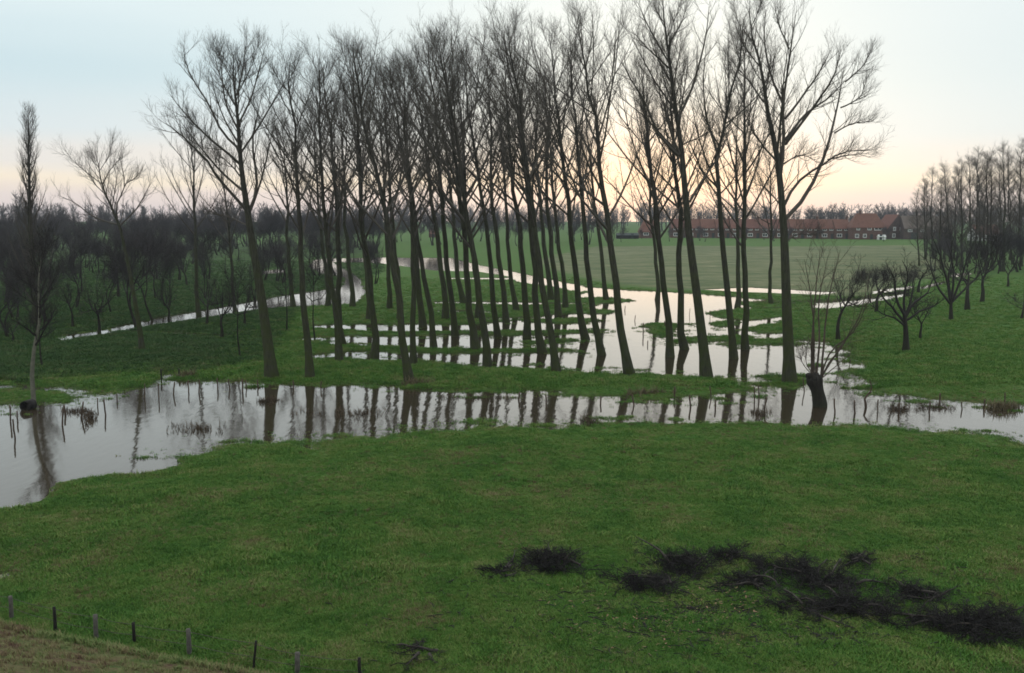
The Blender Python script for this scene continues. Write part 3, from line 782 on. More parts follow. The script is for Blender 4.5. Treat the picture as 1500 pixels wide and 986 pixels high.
# --- small spreading trees (orchard), bushy trees and saplings
def make_spreading(seed, H=5.0, r0=0.16, clear=0.3, nl=7, flat=0.35, wide=1.0, n2=7, n3=7, n4=4, stems=1, tip=0.005):
    g = np.random.default_rng(seed); gt = Geo(); gc = Geo()
    for s in range(stems):
        a = g.uniform(0, 6.28); off = np.array([math.cos(a), math.sin(a), 0]) * (0.25 if stems > 1 else 0)
        hh = H * clear
        top = off * (4 if stems > 1 else 1) + np.array([g.normal(0, 0.06 * hh), g.normal(0, 0.06 * hh), hh])
        T = resample([off, off * 1.6 + (top - off) * 0.5 + g.normal(0, 0.04 * hh, 3) * [1, 1, 0], top, top + [g.normal(0, 0.12 * H), g.normal(0, 0.12 * H), H * 0.32]], 9)[None]
        T[:, 0, 2] -= 0.35
        tt = np.linspace(0, 1, 9); RT = (r0 * (1 - 0.80 * tt) * (1 + 0.5 * np.exp(-tt * 9)))[None]
        tubes(gt, T, RT, 9)
        P, Rl = grow(T, RT, g, nl, 0.50, 1.0, (54, 12), lambda pl, t: wide * H * 0.62 * np.ones(len(t)), flat, 8, 0.62, 1, 0.01, 0.17, 0.25)
        tubes(gc, P, Rl, 5)
        B, RB = grow(P, Rl, g, n2, 0.2, 1.0, (48, 14), lambda pl, t: 0.48 * pl + 0.2, flat * 1.1, 5, 0.6, 0.04, 0.007, 0.16, 0.4)
        tubes(gc, B, RB, 4)
        twigs(gc, g, B, RB, n3, n4, 0.26 * H * 0.62, 0.40, 0.45, tip * 0.8, (48, 14)); twigs(gc, g, P, Rl, 4, n4, 0.8, 0.40, 0.6, tip * 0.8, (50, 14))
    return gt, gc
FRUIT = [as_meshes(make_spreading(60 + i, 5.0, 0.19, 0.30, 7, 0.75, 1.25, 6, 4, 3), "fruit_tree", M_DARKBARK, M_DARKTWIG) for i in range(3)]
BUSHY = [as_meshes(make_spreading(70 + i, 9.0, 0.13, 0.26, 8, 1.15, 0.72, 7, 5, 4, 2, 0.005), "bushy_tree", M_DARKBARK, M_WOODTWIG) for i in range(3)]
SLENDER = [as_meshes(make_spreading(80 + i, 8.0, 0.10, 0.38, 8, 0.9, 0.6, 5, 4, 3, 1), "slender_tree", M_DARKBARK, M_DARKTWIG) for i in range(2)]
def place(kind, px, py, top, label, group=None, name="bare_tree", ph=5.0, sxy=1.0, lean=0.0, cat='tree', seed=None):
    B = foot(px, py); d = at_depth(px, top, B[1])[2] - B[2]
    g = random.Random(int(px * 13 + py * 7) if seed is None else seed)
    kd = kind[g.randrange(len(kind))]; s = d / TOPS[kd[1].name]
    return put_tree(name, kd, B, label, group, cat, (lean, 0, 1), g.uniform(0, 6.28), s, s * sxy)
def limbed(name, base, trunk, limbs, r0, label, seed, cat='tree', group=None, tw=(5, 4, 3)):
    """a small tree whose limbs the photograph shows singly"""
    B = foot(*base); Y = B[1]; g = np.random.default_rng(seed)
    pl = lambda pts, d=0.0: [at_depth(x, y, Y + d * i / (len(pts) - 1)) - B for i, (x, y) in enumerate(pts)]
    T = resample(pl([base] + trunk), 9)[None]; T[0, 0] = [0, 0, -0.35]
    gt = Geo(); tt = np.linspace(0, 1, 9); tubes(gt, T, (r0 * (1 - 0.45 * tt) * (1 + 0.6 * np.exp(-tt * 8)))[None], 10)
    P = np.stack([resample(pl(l, g.uniform(-1, 1) * math.dist(l[0], l[-1]) * 0.5 * Y / FPX), 10) for l in limbs])
    P[:, 1:] += np.cumsum(g.normal(0, 0.035, P[:, 1:].shape), axis=1)
    ln = np.linalg.norm(np.diff(P, axis=1), axis=2).sum(1)
    Rl = np.minimum(r0 * 0.55, 0.02 + 0.022 * ln)[:, None] * np.linspace(1, 0.08, 10)[None] ** 0.8
    gc = Geo(); tubes(gc, P, Rl, 6)
    A, RA = grow(P, Rl, g, tw[0] + 2, 0.2, 1.0, (48, 14), lambda p_, t: 0.36 * p_ + 0.2, 0.35, 6, 0.55, 0.03, 0.006, 0.17, 0.35); tubes(gc, A, RA, 4)
    C, RC = grow(A, RA, g, tw[1] + 1, 0.2, 1.0, (46, 14), lambda p_, t: 0.4 * p_ + 0.2, 0.4, 4, 0.5, 0.012, 0.004, 0.15, 0.3); tubes(gc, C, RC, 3)
    D, RD = grow(C, RC, g, tw[2], 0.2, 1.0, (44, 14), 0.35, 0.4, 2, 0.6, 0.005, 0.0035, 0.12, 0.3); tubes(gc, D, RD, 3)
    return put_tree(name, (gt.mesh(name + "_trunk", M_DARKBARK), gc.mesh(name + "_crown", M_DARKTWIG)), B, label, group, cat)
limbed("fruit_tree", (1327, 517), [(1327, 490), (1325, 462)], [[(1325, 472), (1305, 450), (1290, 430), (1282, 406)], [(1325, 464), (1325, 430), (1331, 402), (1322, 384)], [(1326, 466), (1340, 440), (1356, 426), (1366, 402)],
       [(1325, 462), (1312, 430), (1310, 408), (1300, 390)], [(1326, 470), (1345, 458), (1366, 450), (1382, 436)], [(1326, 478), (1310, 466), (1294, 460), (1276, 446)], [(1327, 462), (1338, 425), (1345, 395)]],
       0.26, "gnarled bare fruit tree on the right bank, nearest the ditch", 4)
limbed("fruit_tree", (1393, 473), [(1393, 455), (1393, 440)], [[(1393, 446), (1375, 425), (1362, 398), (1353, 372)], [(1392, 441), (1385, 402), (1376, 368), (1366, 342)], [(1394, 440), (1398, 402), (1395, 364), (1400, 338)],
       [(1395, 441), (1408, 408), (1418, 372), (1426, 348)], [(1394, 443), (1412, 425), (1430, 405), (1440, 380)], [(1393, 440), (1390, 405), (1396, 380), (1388, 352)]],
       0.24, "larger bare fruit tree with steep forking limbs on the right pasture", 6)
place(FRUIT, 1348, 502, 425, "small bare fruit tree tucked behind the gnarled one on the right bank", None, "fruit_tree", 5.0, 0.9)
place(FRUIT, 1417, 457, 345, "dark bare fruit tree, second in the line receding on the right pasture", None, "fruit_tree", 5.6, 1.05)
place(FRUIT, 1438, 446, 330, "bare fruit tree, farthest in the line on the right pasture", None, "fruit_tree", 5.6, 0.8)
place(FRUIT, 1476, 423, 365, "small bare fruit tree before the dark thicket at the right edge", None, "fruit_tree", 5.4)
place(FRUIT, 1228, 499, 372, "bare fruit tree right behind the pollard willow", None, "fruit_tree", 8.0, 0.75)
place(FRUIT, 1283, 460, 382, "round dark bushy crown by the waterlogged track, right of the willow", None, "fruit_tree", 5.2, 1.0)
place(FRUIT, 1345, 430, 372, "bare fruit tree beside the far end of the waterlogged track", None, "fruit_tree", 5.2, 1.2)
place(FRUIT, 1496, 470, 425, "low spreading bush cut by the right edge of the pasture", None, "bush", 4.6, 1.4, cat='bush')
# left orchard and stream bank
for a in [(325, 497, 405, "dark fruit tree with upswept limbs on the grass before the stream"), (145, 489, 395, "many-stemmed fruit tree at the near end of the left stream"),
          (107, 482, 405, "small fruit tree left of the many-stemmed one by the stream"), (248, 471, 405, "small dark fruit tree standing at the edge of the left stream"),
          (358, 478, 410, "fruit tree half hidden behind the leftmost big poplar trunk"), (303, 478, 400, "small fruit tree between the stream and the upswept one")]:
    place(FRUIT, a[0], a[1], a[2], a[3], "fruit trees by the left stream", "fruit_tree", 5.4, 0.8)
place(SLENDER, 352, 525, 370, "thin pale-limbed sapling on the grass left of the leftmost big poplar", None, "slender_tree", 8, 0.6)
place(SLENDER, 420, 487, 360, "thin sapling between the leftmost two poplars of the row", None, "slender_tree", 8, 0.7)
place(SLENDER, 462, 500, 350, "thin sapling just right of the straight slim poplar", None, "slender_tree", 8, 0.6)
place(SLENDER, 62, 541, 430, "short dark sapling behind the pale one at the left edge", None, "slender_tree", 8, 1.0)
place(BUSHY, 205, 478, 322, "big dark bushy tree filling the view above the left stream", None, "bushy_tree", 9, 0.85)
place(SLENDER, 225, 470, 335, "stout dark tree leaning left over the stream beside the big bushy one", None, "leaning_tree", 8, 0.9, -0.28)
place(BUSHY, 70, 476, 372, "dark bushy tree below the column-shaped poplar", None, "bushy_tree", 9, 1.0)
place(BUSHY, 15, 497, 380, "dark bushy tree at the left edge beside the bramble hedge", None, "bushy_tree", 9, 1.1)
place(FRUIT, 20, 505, 468, "low dark bramble bush at the left edge", None, "bush", 3.6, 1.9, cat='bush')
for i, (x, y, tp, w_) in enumerate([(25, 470, 352, 0.9), (110, 455, 348, 0.8), (165, 462, 362, 0.8), (245, 452, 352, 0.75), (8, 448, 336, 0.9), (300, 440, 350, 0.7), (375, 442, 352, 0.7)]):
    place(BUSHY, x, y, tp, "dark bare bushy tree, %s from the left along the far side of the left stream" % NTH[[1, 2, 3, 4, 0, 5, 6][i]], "bushy trees along the left stream", "bushy_tree", 9, w_)
# belts of bare trees further off
def belt(n, x0, x1, y0, y1, t0, t1, label, group, seed, kind=BUSHY, ph=9.0, name="bare_tree", sxy=(0.9, 1.4)):
    g = random.Random(seed)
    for i in range(n):
        x = x0 + (x1 - x0) * (i + g.random()) / n; y = g.uniform(y0, y1)
        B = foot(x, y); d = at_depth(x, g.uniform(t0, t1), B[1])[2] - B[2]
        kd = kind[g.randrange(len(kind))]; s = max(d, 2.0) / TOPS[kd[1].name]
        put_tree(name, kd, B, label, group, 'tree', (g.gauss(0, 0.06), g.gauss(0, 0.06), 1), g.uniform(0, 6.28), s, s * g.uniform(*sxy))
belt(66, -60, 350, 368, 412, 322, 350, "bare bushy tree of the dark wood left of the stream", "trees of the left wood", 1, BUSHY + SLENDER)
belt(12, -20, 300, 400, 440, 330, 385, "bare orchard tree on the green beyond the left stream", "orchard trees beyond the stream", 21, FRUIT + SLENDER + SLENDER, 5, "orchard_tree", (0.8, 1.1))
belt(80, -80, 560, 356, 376, 303, 320, "bare bushy tree in the belt behind the left wood", "trees of the belt behind the left wood", 2)
belt(30, 520, 900, 352, 362, 306, 330, "bare bushy tree in the belt behind the crowded poplars", "trees of the belt behind the poplars", 3)
belt(12, 330, 560, 375, 420, 330, 360, "bare bushy tree near the bend of the stream", "trees by the stream bend", 4)
belt(30, 1365, 1540, 376, 404, 325, 362, "dark bushy tree in the thicket at the right edge", "trees of the right thicket", 6, BUSHY + SLENDER)
belt(16, 905, 1300, 351, 356, 326, 342, "small bare garden tree standing before the row of houses", "garden trees before the houses", 8, sxy=(0.7, 1.1))
belt(4, 1240, 1330, 432, 446, 385, 405, "thin bare bush on the track side right of the willow", "bushes along the waterlogged track", 9)
belt(6, 935, 1330, 340.5, 342, 294, 308, "tall bare tree rising behind the roofs of the houses", "trees behind the houses", 10, sxy=(0.8, 1.1))

# --- pollard willow in the water
B = foot(1200, 595); Y = B[1]
def L_(pts, d=0.0): return [at_depth(x, y, Y + d * i / (len(pts) - 1)) - B for i, (x, y) in enumerate(pts)]
g = np.random.default_rng(8)
gt = Geo(); T = resample(L_([(1202, 598), (1198, 575), (1193, 556), (1191, 546)]), 9)[None]; T[0, 0, 2] = -0.4
tubes(gt, T, np.array([[0.46, 0.42, 0.40, 0.37, 0.36, 0.40, 0.47, 0.44, 0.10]]), 14)
for k_ in range(7):                                   # knuckles of the pollarded head
    a = k_ * 0.9; c_ = T[0, 7] + np.array([0.30 * math.cos(a), 0.30 * math.sin(a), g.uniform(-0.1, 0.12)])
    KP = np.stack([c_ + [0, 0, -0.2], c_ + [0, 0, -0.08], c_ + [0, 0, 0.08], c_ + [0, 0, 0.17]])[None]
    tubes(gt, KP, np.array([[0.04, 0.19, 0.17, 0.02]]), 8)
gc = Geo()
shoots = [L_([(1189, 548), (1189, 490), (1196, 410), (1203, 362)], 0.5), L_([(1192, 548), (1194, 500), (1190, 440), (1180, 380)], -1.2), L_([(1203, 550), (1207, 500), (1213, 440), (1228, 368)], 0.9),
          L_([(1203, 552), (1220, 513), (1250, 488), (1275, 440)], -0.8), L_([(1204, 554), (1228, 535), (1246, 518)], 0.5), L_([(1187, 546), (1176, 532), (1170, 515)], 0.3), L_([(1188, 545), (1180, 528), (1176, 505)], -0.4),
          L_([(1196, 548), (1200, 505), (1200, 440), (1212, 375)], 1.4), L_([(1203, 552), (1232, 505), (1262, 455), (1270, 410)], 1.2), L_([(1195, 548), (1190, 520), (1186, 500)], -0.6), L_([(1204, 553), (1215, 530), (1235, 505), (1250, 470)], -1.0)]
P = bundle(g, shoots, 9, 0.02); ln_ = np.linalg.norm(np.diff(P, axis=1), axis=2).sum(1)
Rl = (0.010 + 0.0070 * ln_)[:, None] * np.linspace(1, 0, 9)[None] ** 0.7 + 0.006
tubes(gc, P, Rl, 6)
A, RA = grow(P, Rl, g, 8, 0.35, 1.0, (28, 9), lambda pl, t: 0.30 * pl, 0.35, 5, 0.5, 0.014, 0.004, 0.06, 0.35); tubes(gc, A, RA, 3)
twigs(gc, g, A, RA, 4, 2, 0.7, 0.4, 0.2, 0.003)
put_tree("pollard_willow", (gt.mesh("willow_trunk", M_DARKBARK), gc.mesh("willow_crown", M_WILLOW)), B, "stubby dark pollard willow with long thin shoots, standing in the ditch water", None)
# --- pale sapling at the left edge
B = foot(50, 592); Y = B[1]; g = np.random.default_rng(18)
gt = Geo(); T = resample(L_([(50, 592), (47, 550), (51, 505), (58, 470), (56, 420), (60, 375)]), 12)[None]; T[0, 0, 2] = -0.4
RT = (0.13 * (1 - np.linspace(0, 1, 12)) ** 0.8 + 0.012)[None]; tubes(gt, T, RT, 9)
gc = Geo(); P, Rl = grow(T, RT, g, 17, 0.38, 1.0, (42, 12), 3.4, 0.7, 7, 0.6, 0.06, 0.007, 0.09, 0.45); tubes(gc, P, Rl, 5)
A, RA = grow(P, Rl, g, 8, 0.15, 1.0, (40, 12), lambda pl, t: 0.42 * pl, 0.4, 4, 0.5, 0.02, 0.005, 0.1, 0.4); tubes(gc, A, RA, 3); twigs(gc, g, A, RA, 5, 3, 0.7, 0.4, 0.3)
put_tree("sapling", (gt.mesh("sapling_trunk", M_PALEBARK), gc.mesh("sapling_crown", M_DARKTWIG)), B, "young bare tree with a pale thin trunk at the left edge of the ditch", None)

# --- far wood on the horizon (one mass)
g = np.random.default_rng(77)
geo = Geo()
N = 900
ang = g.uniform(-0.62, 0.62, N); dist = g.uniform(560, 1150, N)
bx, by = dist * np.sin(ang), dist * np.cos(ang)
hgt = g.uniform(10, 17, N) * (0.75 + 0.5 * vnoise(ang * 22, ang * 0 + 3, 9))
T = np.stack([np.stack([bx + g.normal(0, 0.3, N), by, np.full(N, 0.0)], -1), np.stack([bx, by, hgt * 0.5], -1), np.stack([bx + g.normal(0, 0.6, N), by, hgt * 0.97], -1)], 1)
RT = np.stack([np.full(N, 0.35), np.full(N, 0.25), np.full(N, 0.06)], 1)
tubes(geo, T, RT, 4)
A, RA = grow(T, RT, g, 12, 0.12, 1.0, (52, 12), lambda pl, t: 0.40 * pl, 0.7, 3, 0.5, 0.2, 0.06, 0.1, 0.35); tubes(geo, A, RA, 3)
B_, RB = grow(A, RA, g, 7, 0.2, 1.0, (45, 12), lambda pl, t: 0.55 * pl, 0.5, 2, 0.6, 0.12, 0.06, 0.12, 0.3); tubes(geo, B_, RB, 3)
tag(mesh_obj("far_wood", geo.mesh("far_wood", M_WOODTWIG)), "bluish bare wood running along the whole horizon", None, None, 'stuff')

# ------------------------------------------------------------------ houses across the field
M_BRICK = simple("house_brick", (0.085, 0.048, 0.040), (0.145, 0.078, 0.060), 1.5, 0.9, 0.1)
M_DARKBRICK = simple("barn_brick", (0.060, 0.042, 0.038), (0.105, 0.070, 0.058), 1.0, 0.9, 0.1)
M_ROOF = simple("orange_tiles", (0.115, 0.054, 0.040), (0.180, 0.084, 0.060), 0.9, 0.85, 0.2)
M_ROOFB = simple("red_brown_tiles", (0.105, 0.048, 0.038), (0.165, 0.074, 0.056), 0.9, 0.85, 0.2)
M_ROOFGREY = simple("weathered_tiles", (0.095, 0.075, 0.065), (0.15, 0.12, 0.10), 0.7, 0.9, 0.2)
M_WHITE = simple("white_paint", (0.62, 0.62, 0.60), (0.80, 0.80, 0.77), 2.0, 0.6, 0)
M_DOOR = simple("dark_door", (0.020, 0.028, 0.026), (0.045, 0.055, 0.050), 2.0, 0.6, 0)
m, t, b = material("window_glass"); b.inputs['Base Color'].default_value = (0.03, 0.035, 0.04, 1); b.inputs['Roughness'].default_value = 0.08; M_GLASS = m
_mc = {}
def boxm(key, mat, *d):
    if key not in _mc: _mc[key] = Geo().box(*d).mesh(key, mat, False)
    return _mc[key]
def part(name, me, parent, loc=(0, 0, 0)):
    o = mesh_obj(name, me, parent); o.location = loc; return o
def window(parent, x, z, w, h, y):
    f = Geo()
    for a in ((-w/2, w/2, -0.10, 0.02, -h/2, -h/2 + 0.21), (-w/2, w/2, -0.10, 0.02, h/2 - 0.21, h/2), (-w/2, -w/2 + 0.21, -0.098, 0.02, -h/2 + 0.21, h/2 - 0.21),
              (w/2 - 0.21, w/2, -0.098, 0.02, -h/2 + 0.21, h/2 - 0.21), (-0.06, 0.06, -0.095, 0.02, -h/2 + 0.21, h/2 - 0.21)): f.box(*a)
    k = "window_%.1f_%.1f" % (w, h)
    if k not in _mc: _mc[k] = f.mesh(k, M_WHITE, False)
    o = part("window", _mc[k], parent, (x, y, z))
    part("pane", boxm(k + "p", M_GLASS, -w/2 + 0.1, w/2 - 0.1, -0.05, 0.0, -h/2 + 0.1, h/2 - 0.1), o)
def roof_mesh(w, d, e, r, over=0.35, gable_x=False, hip=0.0):
    """pitched roof: ridge along x (or along y), eaves at height e, ridge at height r"""
    g = Geo(); th = 0.22
    if gable_x:
        g2 = roof_pts(d, w, e, r, over, hip); v = [(y, x, z) for x, y, z in g2]
    else: v = roof_pts(w, d, e, r, over, hip)
    up = np.array(v); lo = up - [0, 0, th]
    F = [(0, 1, 5, 4), (2, 3, 4, 5)]; TT = [(3, 0, 4), (1, 2, 5)]
    g.add(up, F, TT); g.add(lo, [f[::-1] for f in F], [f[::-1] for f in TT] if hip else None)
    if hip == 0: g.t = g.t[:0]
    for i, j in ((0, 1), (2, 3), (0, 4), (4, 3), (1, 5), (5, 2)): g.add([up[i], up[j], lo[j], lo[i]], [(0, 1, 2, 3)])
    return g
def roof_pts(w, d, e, r, over, hip):
    X, Yh = w / 2 + (over if hip else 0.0), d / 2 + over
    eo = e - over * (r - e) / (d / 2)
    return [(-X, -Yh, eo), (X, -Yh, eo), (X, Yh, eo), (-X, Yh, eo), (-X + hip, 0, r), (X - hip, 0, r)]
def wall_mesh(w, d, e, r, gable_x=False):
    g = Geo(); x, y = w / 2, d / 2; q = 0.30
    g.box(-x, x, -y, y, -0.5, e - 0.02)
    if gable_x: g.add([(-x, -y, e - q), (x, -y, e - q), (0, -y, r - q), (-x, y, e - q), (x, y, e - q), (0, y, r - q)], [(0, 3, 5, 2), (1, 2, 5, 4)], [(0, 2, 1), (3, 4, 5)])
    else: g.add([(-x, -y, e - q), (-x, y, e - q), (-x, 0, r - q), (x, -y, e - q), (x, y, e - q), (x, 0, r - q)], [(0, 2, 5, 3), (1, 4, 5, 2)], [(0, 1, 2), (3, 5, 4)])
    return g
def house(name, px, Yd, w, d, e, r, label, group=None, roofm=None, wallm=None, rot=0.0, gable_x=False, hip=0.0, wins=(), door=None, chim=(), cat='house', big_doors=()):
    p = at_depth(px, 330, Yd)
    o = empty(name, (p[0], Yd, 0.25), label, cat, group, (0, 0, rot))
    part("wall", wall_mesh(w, d, e, r if not hip else e + 0.1, gable_x).mesh("house_wall", wallm or M_BRICK, False), o)
    rf = part("roof", roof_mesh(w, d, e, r, gable_x=gable_x, hip=hip).mesh("house_roof", roofm or M_ROOF, False), o)
    for cx in chim: part("chimney", boxm("chimney", M_BRICK, -0.45, 0.45, -0.4, 0.4, -0.8, 1.2), rf, (cx, 0, r))
    for (x, z, ww, wh) in wins: window(o, x, z, ww, wh, -d / 2 - 0.003)
    if door is not None: part("door", boxm("door", M_DOOR, -0.55, 0.55, -0.06, 0.05, 0, 2.2), o, (door, -d / 2 - 0.003, 0))
    for (x, ww, wh) in big_doors: part("barn_door", boxm("barn_door_%.1f" % ww, M_DOOR, -ww/2, ww/2, -0.06, 0.05, 0, wh), o, (x, -d / 2 - 0.003, 0))
    return o
TERR = "terraced brick houses across the field"
n = 12
for i in range(n):
    px = 993 + i * 21.6; Yd = 452 - i * 1.9; w = 21.6 * Yd / FPX
    lab = "terraced brick house with orange roof, %s from the left in the long row" % NTH[i]
    house("terraced_house", px, Yd, w, 8.0, 4.7, 8.4, lab, TERR, [M_ROOFB, M_ROOF, M_ROOF][(i * 7 + i // 3) % 3], M_BRICK, R(-2),
          wins=((-w * 0.22, 4.05, 2.0, 1.1), (w * 0.24, 4.05, 1.6, 1.1), (-w * 0.2, 1.5, 2.2, 1.5)), door=w * 0.3, chim=(w * 0.42,) if i % 2 else ())
house("end_house", 1268, 424, 13.5, 9, 5.4, 10.9, "broad orange-roofed brick house closing the right end of the terrace", None, M_ROOF, M_BRICK, R(-4), hip=3.0,
      wins=((-4.2, 4.5, 1.4, 1.3), (0.4, 4.5, 1.6, 1.3), (4.0, 4.5, 3.2, 1.4), (-4.6, 1.5, 1.6, 1.6), (-1.4, 1.5, 1.5, 1.6)), door=1.4, chim=(-2.5,))
house("gabled_house", 1306, 431, 8.6, 11, 5.0, 10.4, "dark brick house showing its gable with pale verge between terrace and barn", None, M_ROOFB, M_DARKBRICK, R(8), gable_x=True,
      wins=((-1.6, 4.3, 1.2, 1.6), (1.4, 4.3, 1.2, 1.6), (-1.8, 1.5, 1.4, 1.7)), door=1.6)
house("brick_barn", 1354, 425, 20, 10, 4.8, 9.9, "long dull brick barn with a grey-brown roof behind the thicket", None, M_ROOFGREY, M_DARKBRICK, R(-3),
      wins=((-7.5, 3.6, 1.8, 1.0), (-2.5, 3.6, 1.6, 1.0), (2.0, 3.6, 1.6, 1.0), (7.0, 3.6, 1.6, 1.0)), big_doors=((-5.5, 3.0, 2.8), (4.5, 3.0, 2.8)), cat='barn')
house("cottage", 950, 445, 8.2, 7, 3.2, 7.8, "small orange-roofed cottage with white window apart at the left end of the terrace", None, M_ROOF, M_BRICK, 0, hip=2.2, wins=((-1.5, 1.9, 2.4, 1.3),), door=2.0)
house("garden_shed", 919, 432, 9.5, 3.5, 1.7, 2.5, "low dark shed left of the small cottage on the field edge", None, M_DOOR, M_POSTDARK, 0, wins=(), door=2.0, cat='shed')
house("white_shed", 1292, 416, 3.0, 2.6, 1.5, 2.1, "small white-walled shed on the grass before the end house", None, M_WHITE, M_WHITE, R(-5), door=-0.6, cat='shed')
house("low_house", 1442, 402, 10, 7, 3.0, 6.5, "low house with white front glimpsed behind the upright poplars", None, M_ROOFB, M_WHITE, 0, wins=((-2, 1.6, 1.6, 1.3), (2, 1.6, 1.6, 1.3)), door=0)
house("field_hut", 635, 455, 4, 4, 2.2, 4.2, "tiny orange-roofed hut seen between the crowded trunks", None, M_ROOF, M_BRICK, 0, door=0, cat='hut')

# ------------------------------------------------------------------ posts
def post_mesh(name, h, r, mat, sides=8, wob=0.01, seed=1, cap=True):
    g = np.random.default_rng(seed)
    K = 7; P = np.column_stack([np.cumsum(g.normal(0, wob, (K, 2)), 0), np.linspace(-0.6, h, K)])[None]
    RR = (r * (1.05 - 0.12 * np.linspace(0, 1, K)) * g.uniform(0.93, 1.07, K))[None]
    P = np.concatenate([P, P[:, -1:] + [0, 0, 0.004]], 1); RR = np.concatenate([RR, RR[:, -1:] * 0.05], 1)
    G_ = Geo(); tubes(G_, P, RR, sides)
    return G_.mesh(name, mat, smooth=sides > 4)
f_list = [(17, 873, 908, 0), (82, 889, 930, 1), (142, 901, 941, 0), (197, 912, 948, 1), (277, 922, 966, 0), (371, 938, 986, 2), (438, 956, 994, 0), (528, 964, 1004, 1), (-45, 860, 896, 1), (-110, 846, 880, 0)]
fence = empty("wire_fence", tuple(ground(200, 945) + [0, 0, 0.1]), "low wire fence of mixed grey and black posts along the foot of the dike", "fence")
tops = []
for i, (x, y0, y1, ty) in enumerate(sorted(f_list)):
    B = ground(x, y1, 0.15); top = at_depth(x + (7 if ty == 2 else 0), y0, B[1]); h = top[2] - B[2]
    me = post_mesh("fence_post", h, (0.062, 0.045, 0.032)[ty], (M_POSTGREY, M_POSTDARK, M_POSTDARK)[ty], 8 if ty == 0 else 6, 0.006, i)
    p = mesh_obj("post", me, fence); p.location = Vector(B) - fence.location
    if ty == 2: p.rotation_euler = (0, 0.12, 0)
    if ty == 0: p['label'] = "thick grey weathered post"
    tops.append(np.array([B[0], B[1], B[2]])); tops[-1] = (B, h)
for lev in (0.92, 0.5):
    pts = []
    for i, (B, h) in enumerate(tops):
        a = B + [0, 0, h * lev] - np.array(fence.location)
        if i:
            pts += [(pts[-1] * 0.5 + a * 0.5) - [0, 0, 0.03]]
        pts.append(a)
    P = np.array(pts)[None]
    G_ = Geo(); tubes(G_, P, np.full(P.shape[:2], 0.006), 4); mesh_obj("wire", G_.mesh("fence_wire", M_WIRE), fence)
STAKES = [post_mesh("stake", 1.0, 0.045, M_STAKE, 7, 0.012, 30 + i) for i in range(4)]
DARKST = [post_mesh("dark_stake", 1.0, 0.06, M_POSTDARK, 8, 0.01, 40 + i) for i in range(2)]
def stakes(lst, label, group, meshes=STAKES, seed=1):
    g = random.Random(seed)
    for (x, y0, y1) in lst:
        B = ground(x, y1); top = at_depth(x, y0, B[1]); h = top[2]
        B[2] = 0
        o = mesh_obj("fence_stake", meshes[g.randrange(len(meshes))]); o.location = B; s = 0.85 + g.uniform(-0.15, 0.35)
        o.scale = (s, s, h); o.rotation_euler = (g.gauss(0, 0.05), g.gauss(0, 0.07), g.uniform(0, 6.28))
        tag(o, label, 'stake', group)
stakes([(15, 594, 618), (22, 614, 642), (26, 602, 618), (91, 598, 623), (97, 593, 608), (119, 588, 612), (143, 583, 596), (155, 585, 608), (172, 577, 588)],
       "thin brown stake standing in the ditch near the left edge", "stakes in the left end of the ditch", seed=1)
stakes([(211, 562, 583), (233, 562, 583), (254, 560, 578), (276, 557, 574), (292, 557, 575), (319, 554, 571), (337, 555, 570), (355, 555, 574), (361, 556, 569), (378, 556, 568), (430, 557, 568), (470, 558, 570)],
       "thin brown stake in the water under the bank by the leftmost big poplar", "stakes along the far bank of the ditch", seed=2)
stakes([(929, 578, 594), (987, 566, 582), (1012, 579, 597), (1042, 566, 583), (1047, 585, 598), (880, 580, 592), (800, 578, 590), (760, 574, 586)],
       "thin brown stake in the ditch before the middle of the grass strip", "stakes before the grass strip", seed=3)
stakes([(1105, 567, 588), (1111, 564, 585), (1119, 581, 603), (1178, 553, 574)], "thin brown stake in the water by the foot of the big forked poplar", "stakes around the forked poplar", seed=4)
stakes([(1223, 584, 606), (1253, 587, 606), (1286, 585, 602), (1244, 526, 538)], "thin brown stake in the water just right of the pollard willow", "stakes right of the willow", seed=5)
stakes([(1360, 588, 603), (1377, 576, 590), (1316, 590, 604), (1410, 588, 600), (1440, 585, 598), (1472, 575, 592)], "thin stake along the flooded right bank", "stakes along the right bank", seed=6)
stakes([(942, 473, 490), (949, 499, 506), (930, 462, 470), (975, 470, 480), (1010, 452, 462), (965, 450, 458), (1040, 455, 464), (915, 448, 455)], "short stake poking out of the wide flood between the trunks", "stakes in the wide flood", seed=7)
stakes([(263, 540, 553), (236, 541, 557)], "thick dark post on the bank where the ditch turns, left of the row", "dark posts at the ditch corner", DARKST, 8)
B = ground(1270, 597); G_ = Geo(); P = resample(L_([(1262, 596), (1266, 580), (1270, 572), (1262, 562)]) if False else [np.zeros(3), np.array([-0.15, 0, 0.5]), np.array([0.25, 0.1, 1.0]), np.array([0.1, 0.05, 1.6])], 8)[None]; P[0, 0, 2] = -0.4
tubes(G_, P, np.array([[0.07, 0.07, 0.06, 0.06, 0.05, 0.04, 0.03, 0.012]]), 7)
o = mesh_obj("crooked_branch", G_.mesh("crooked_branch", M_STAKE)); o.location = B; tag(o, "crooked dead branch sticking out of the water right of the willow", "branch")
# culvert pipe mouth at the left edge
c_ = ground(36, 601); G_ = Geo(); a = np.linspace(0, 2 * np.pi, 20, endpoint=False)
rings = [(0.30, 0.0), (0.30, 0.7), (0.24, 0.7), (0.24, 0.0)]
v = [(r * math.cos(x), y, r * math.sin(x)) for r, y in rings for x in a]
q = [(k * 20 + i, k * 20 + (i + 1) % 20, ((k + 1) % 4) * 20 + (i + 1) % 20, ((k + 1) % 4) * 20 + i) for k in range(4) for i in range(20)]
G_.add(v, q); o = mesh_obj("drain_pipe", G_.mesh("drain_pipe", M_POSTDARK)); o.location = (c_[0], c_[1], 0.22); o.rotation_euler = (0, 0, R(-10)); tag(o, "dark round drain pipe mouth at the water edge beside the pale sapling", "drain pipe")

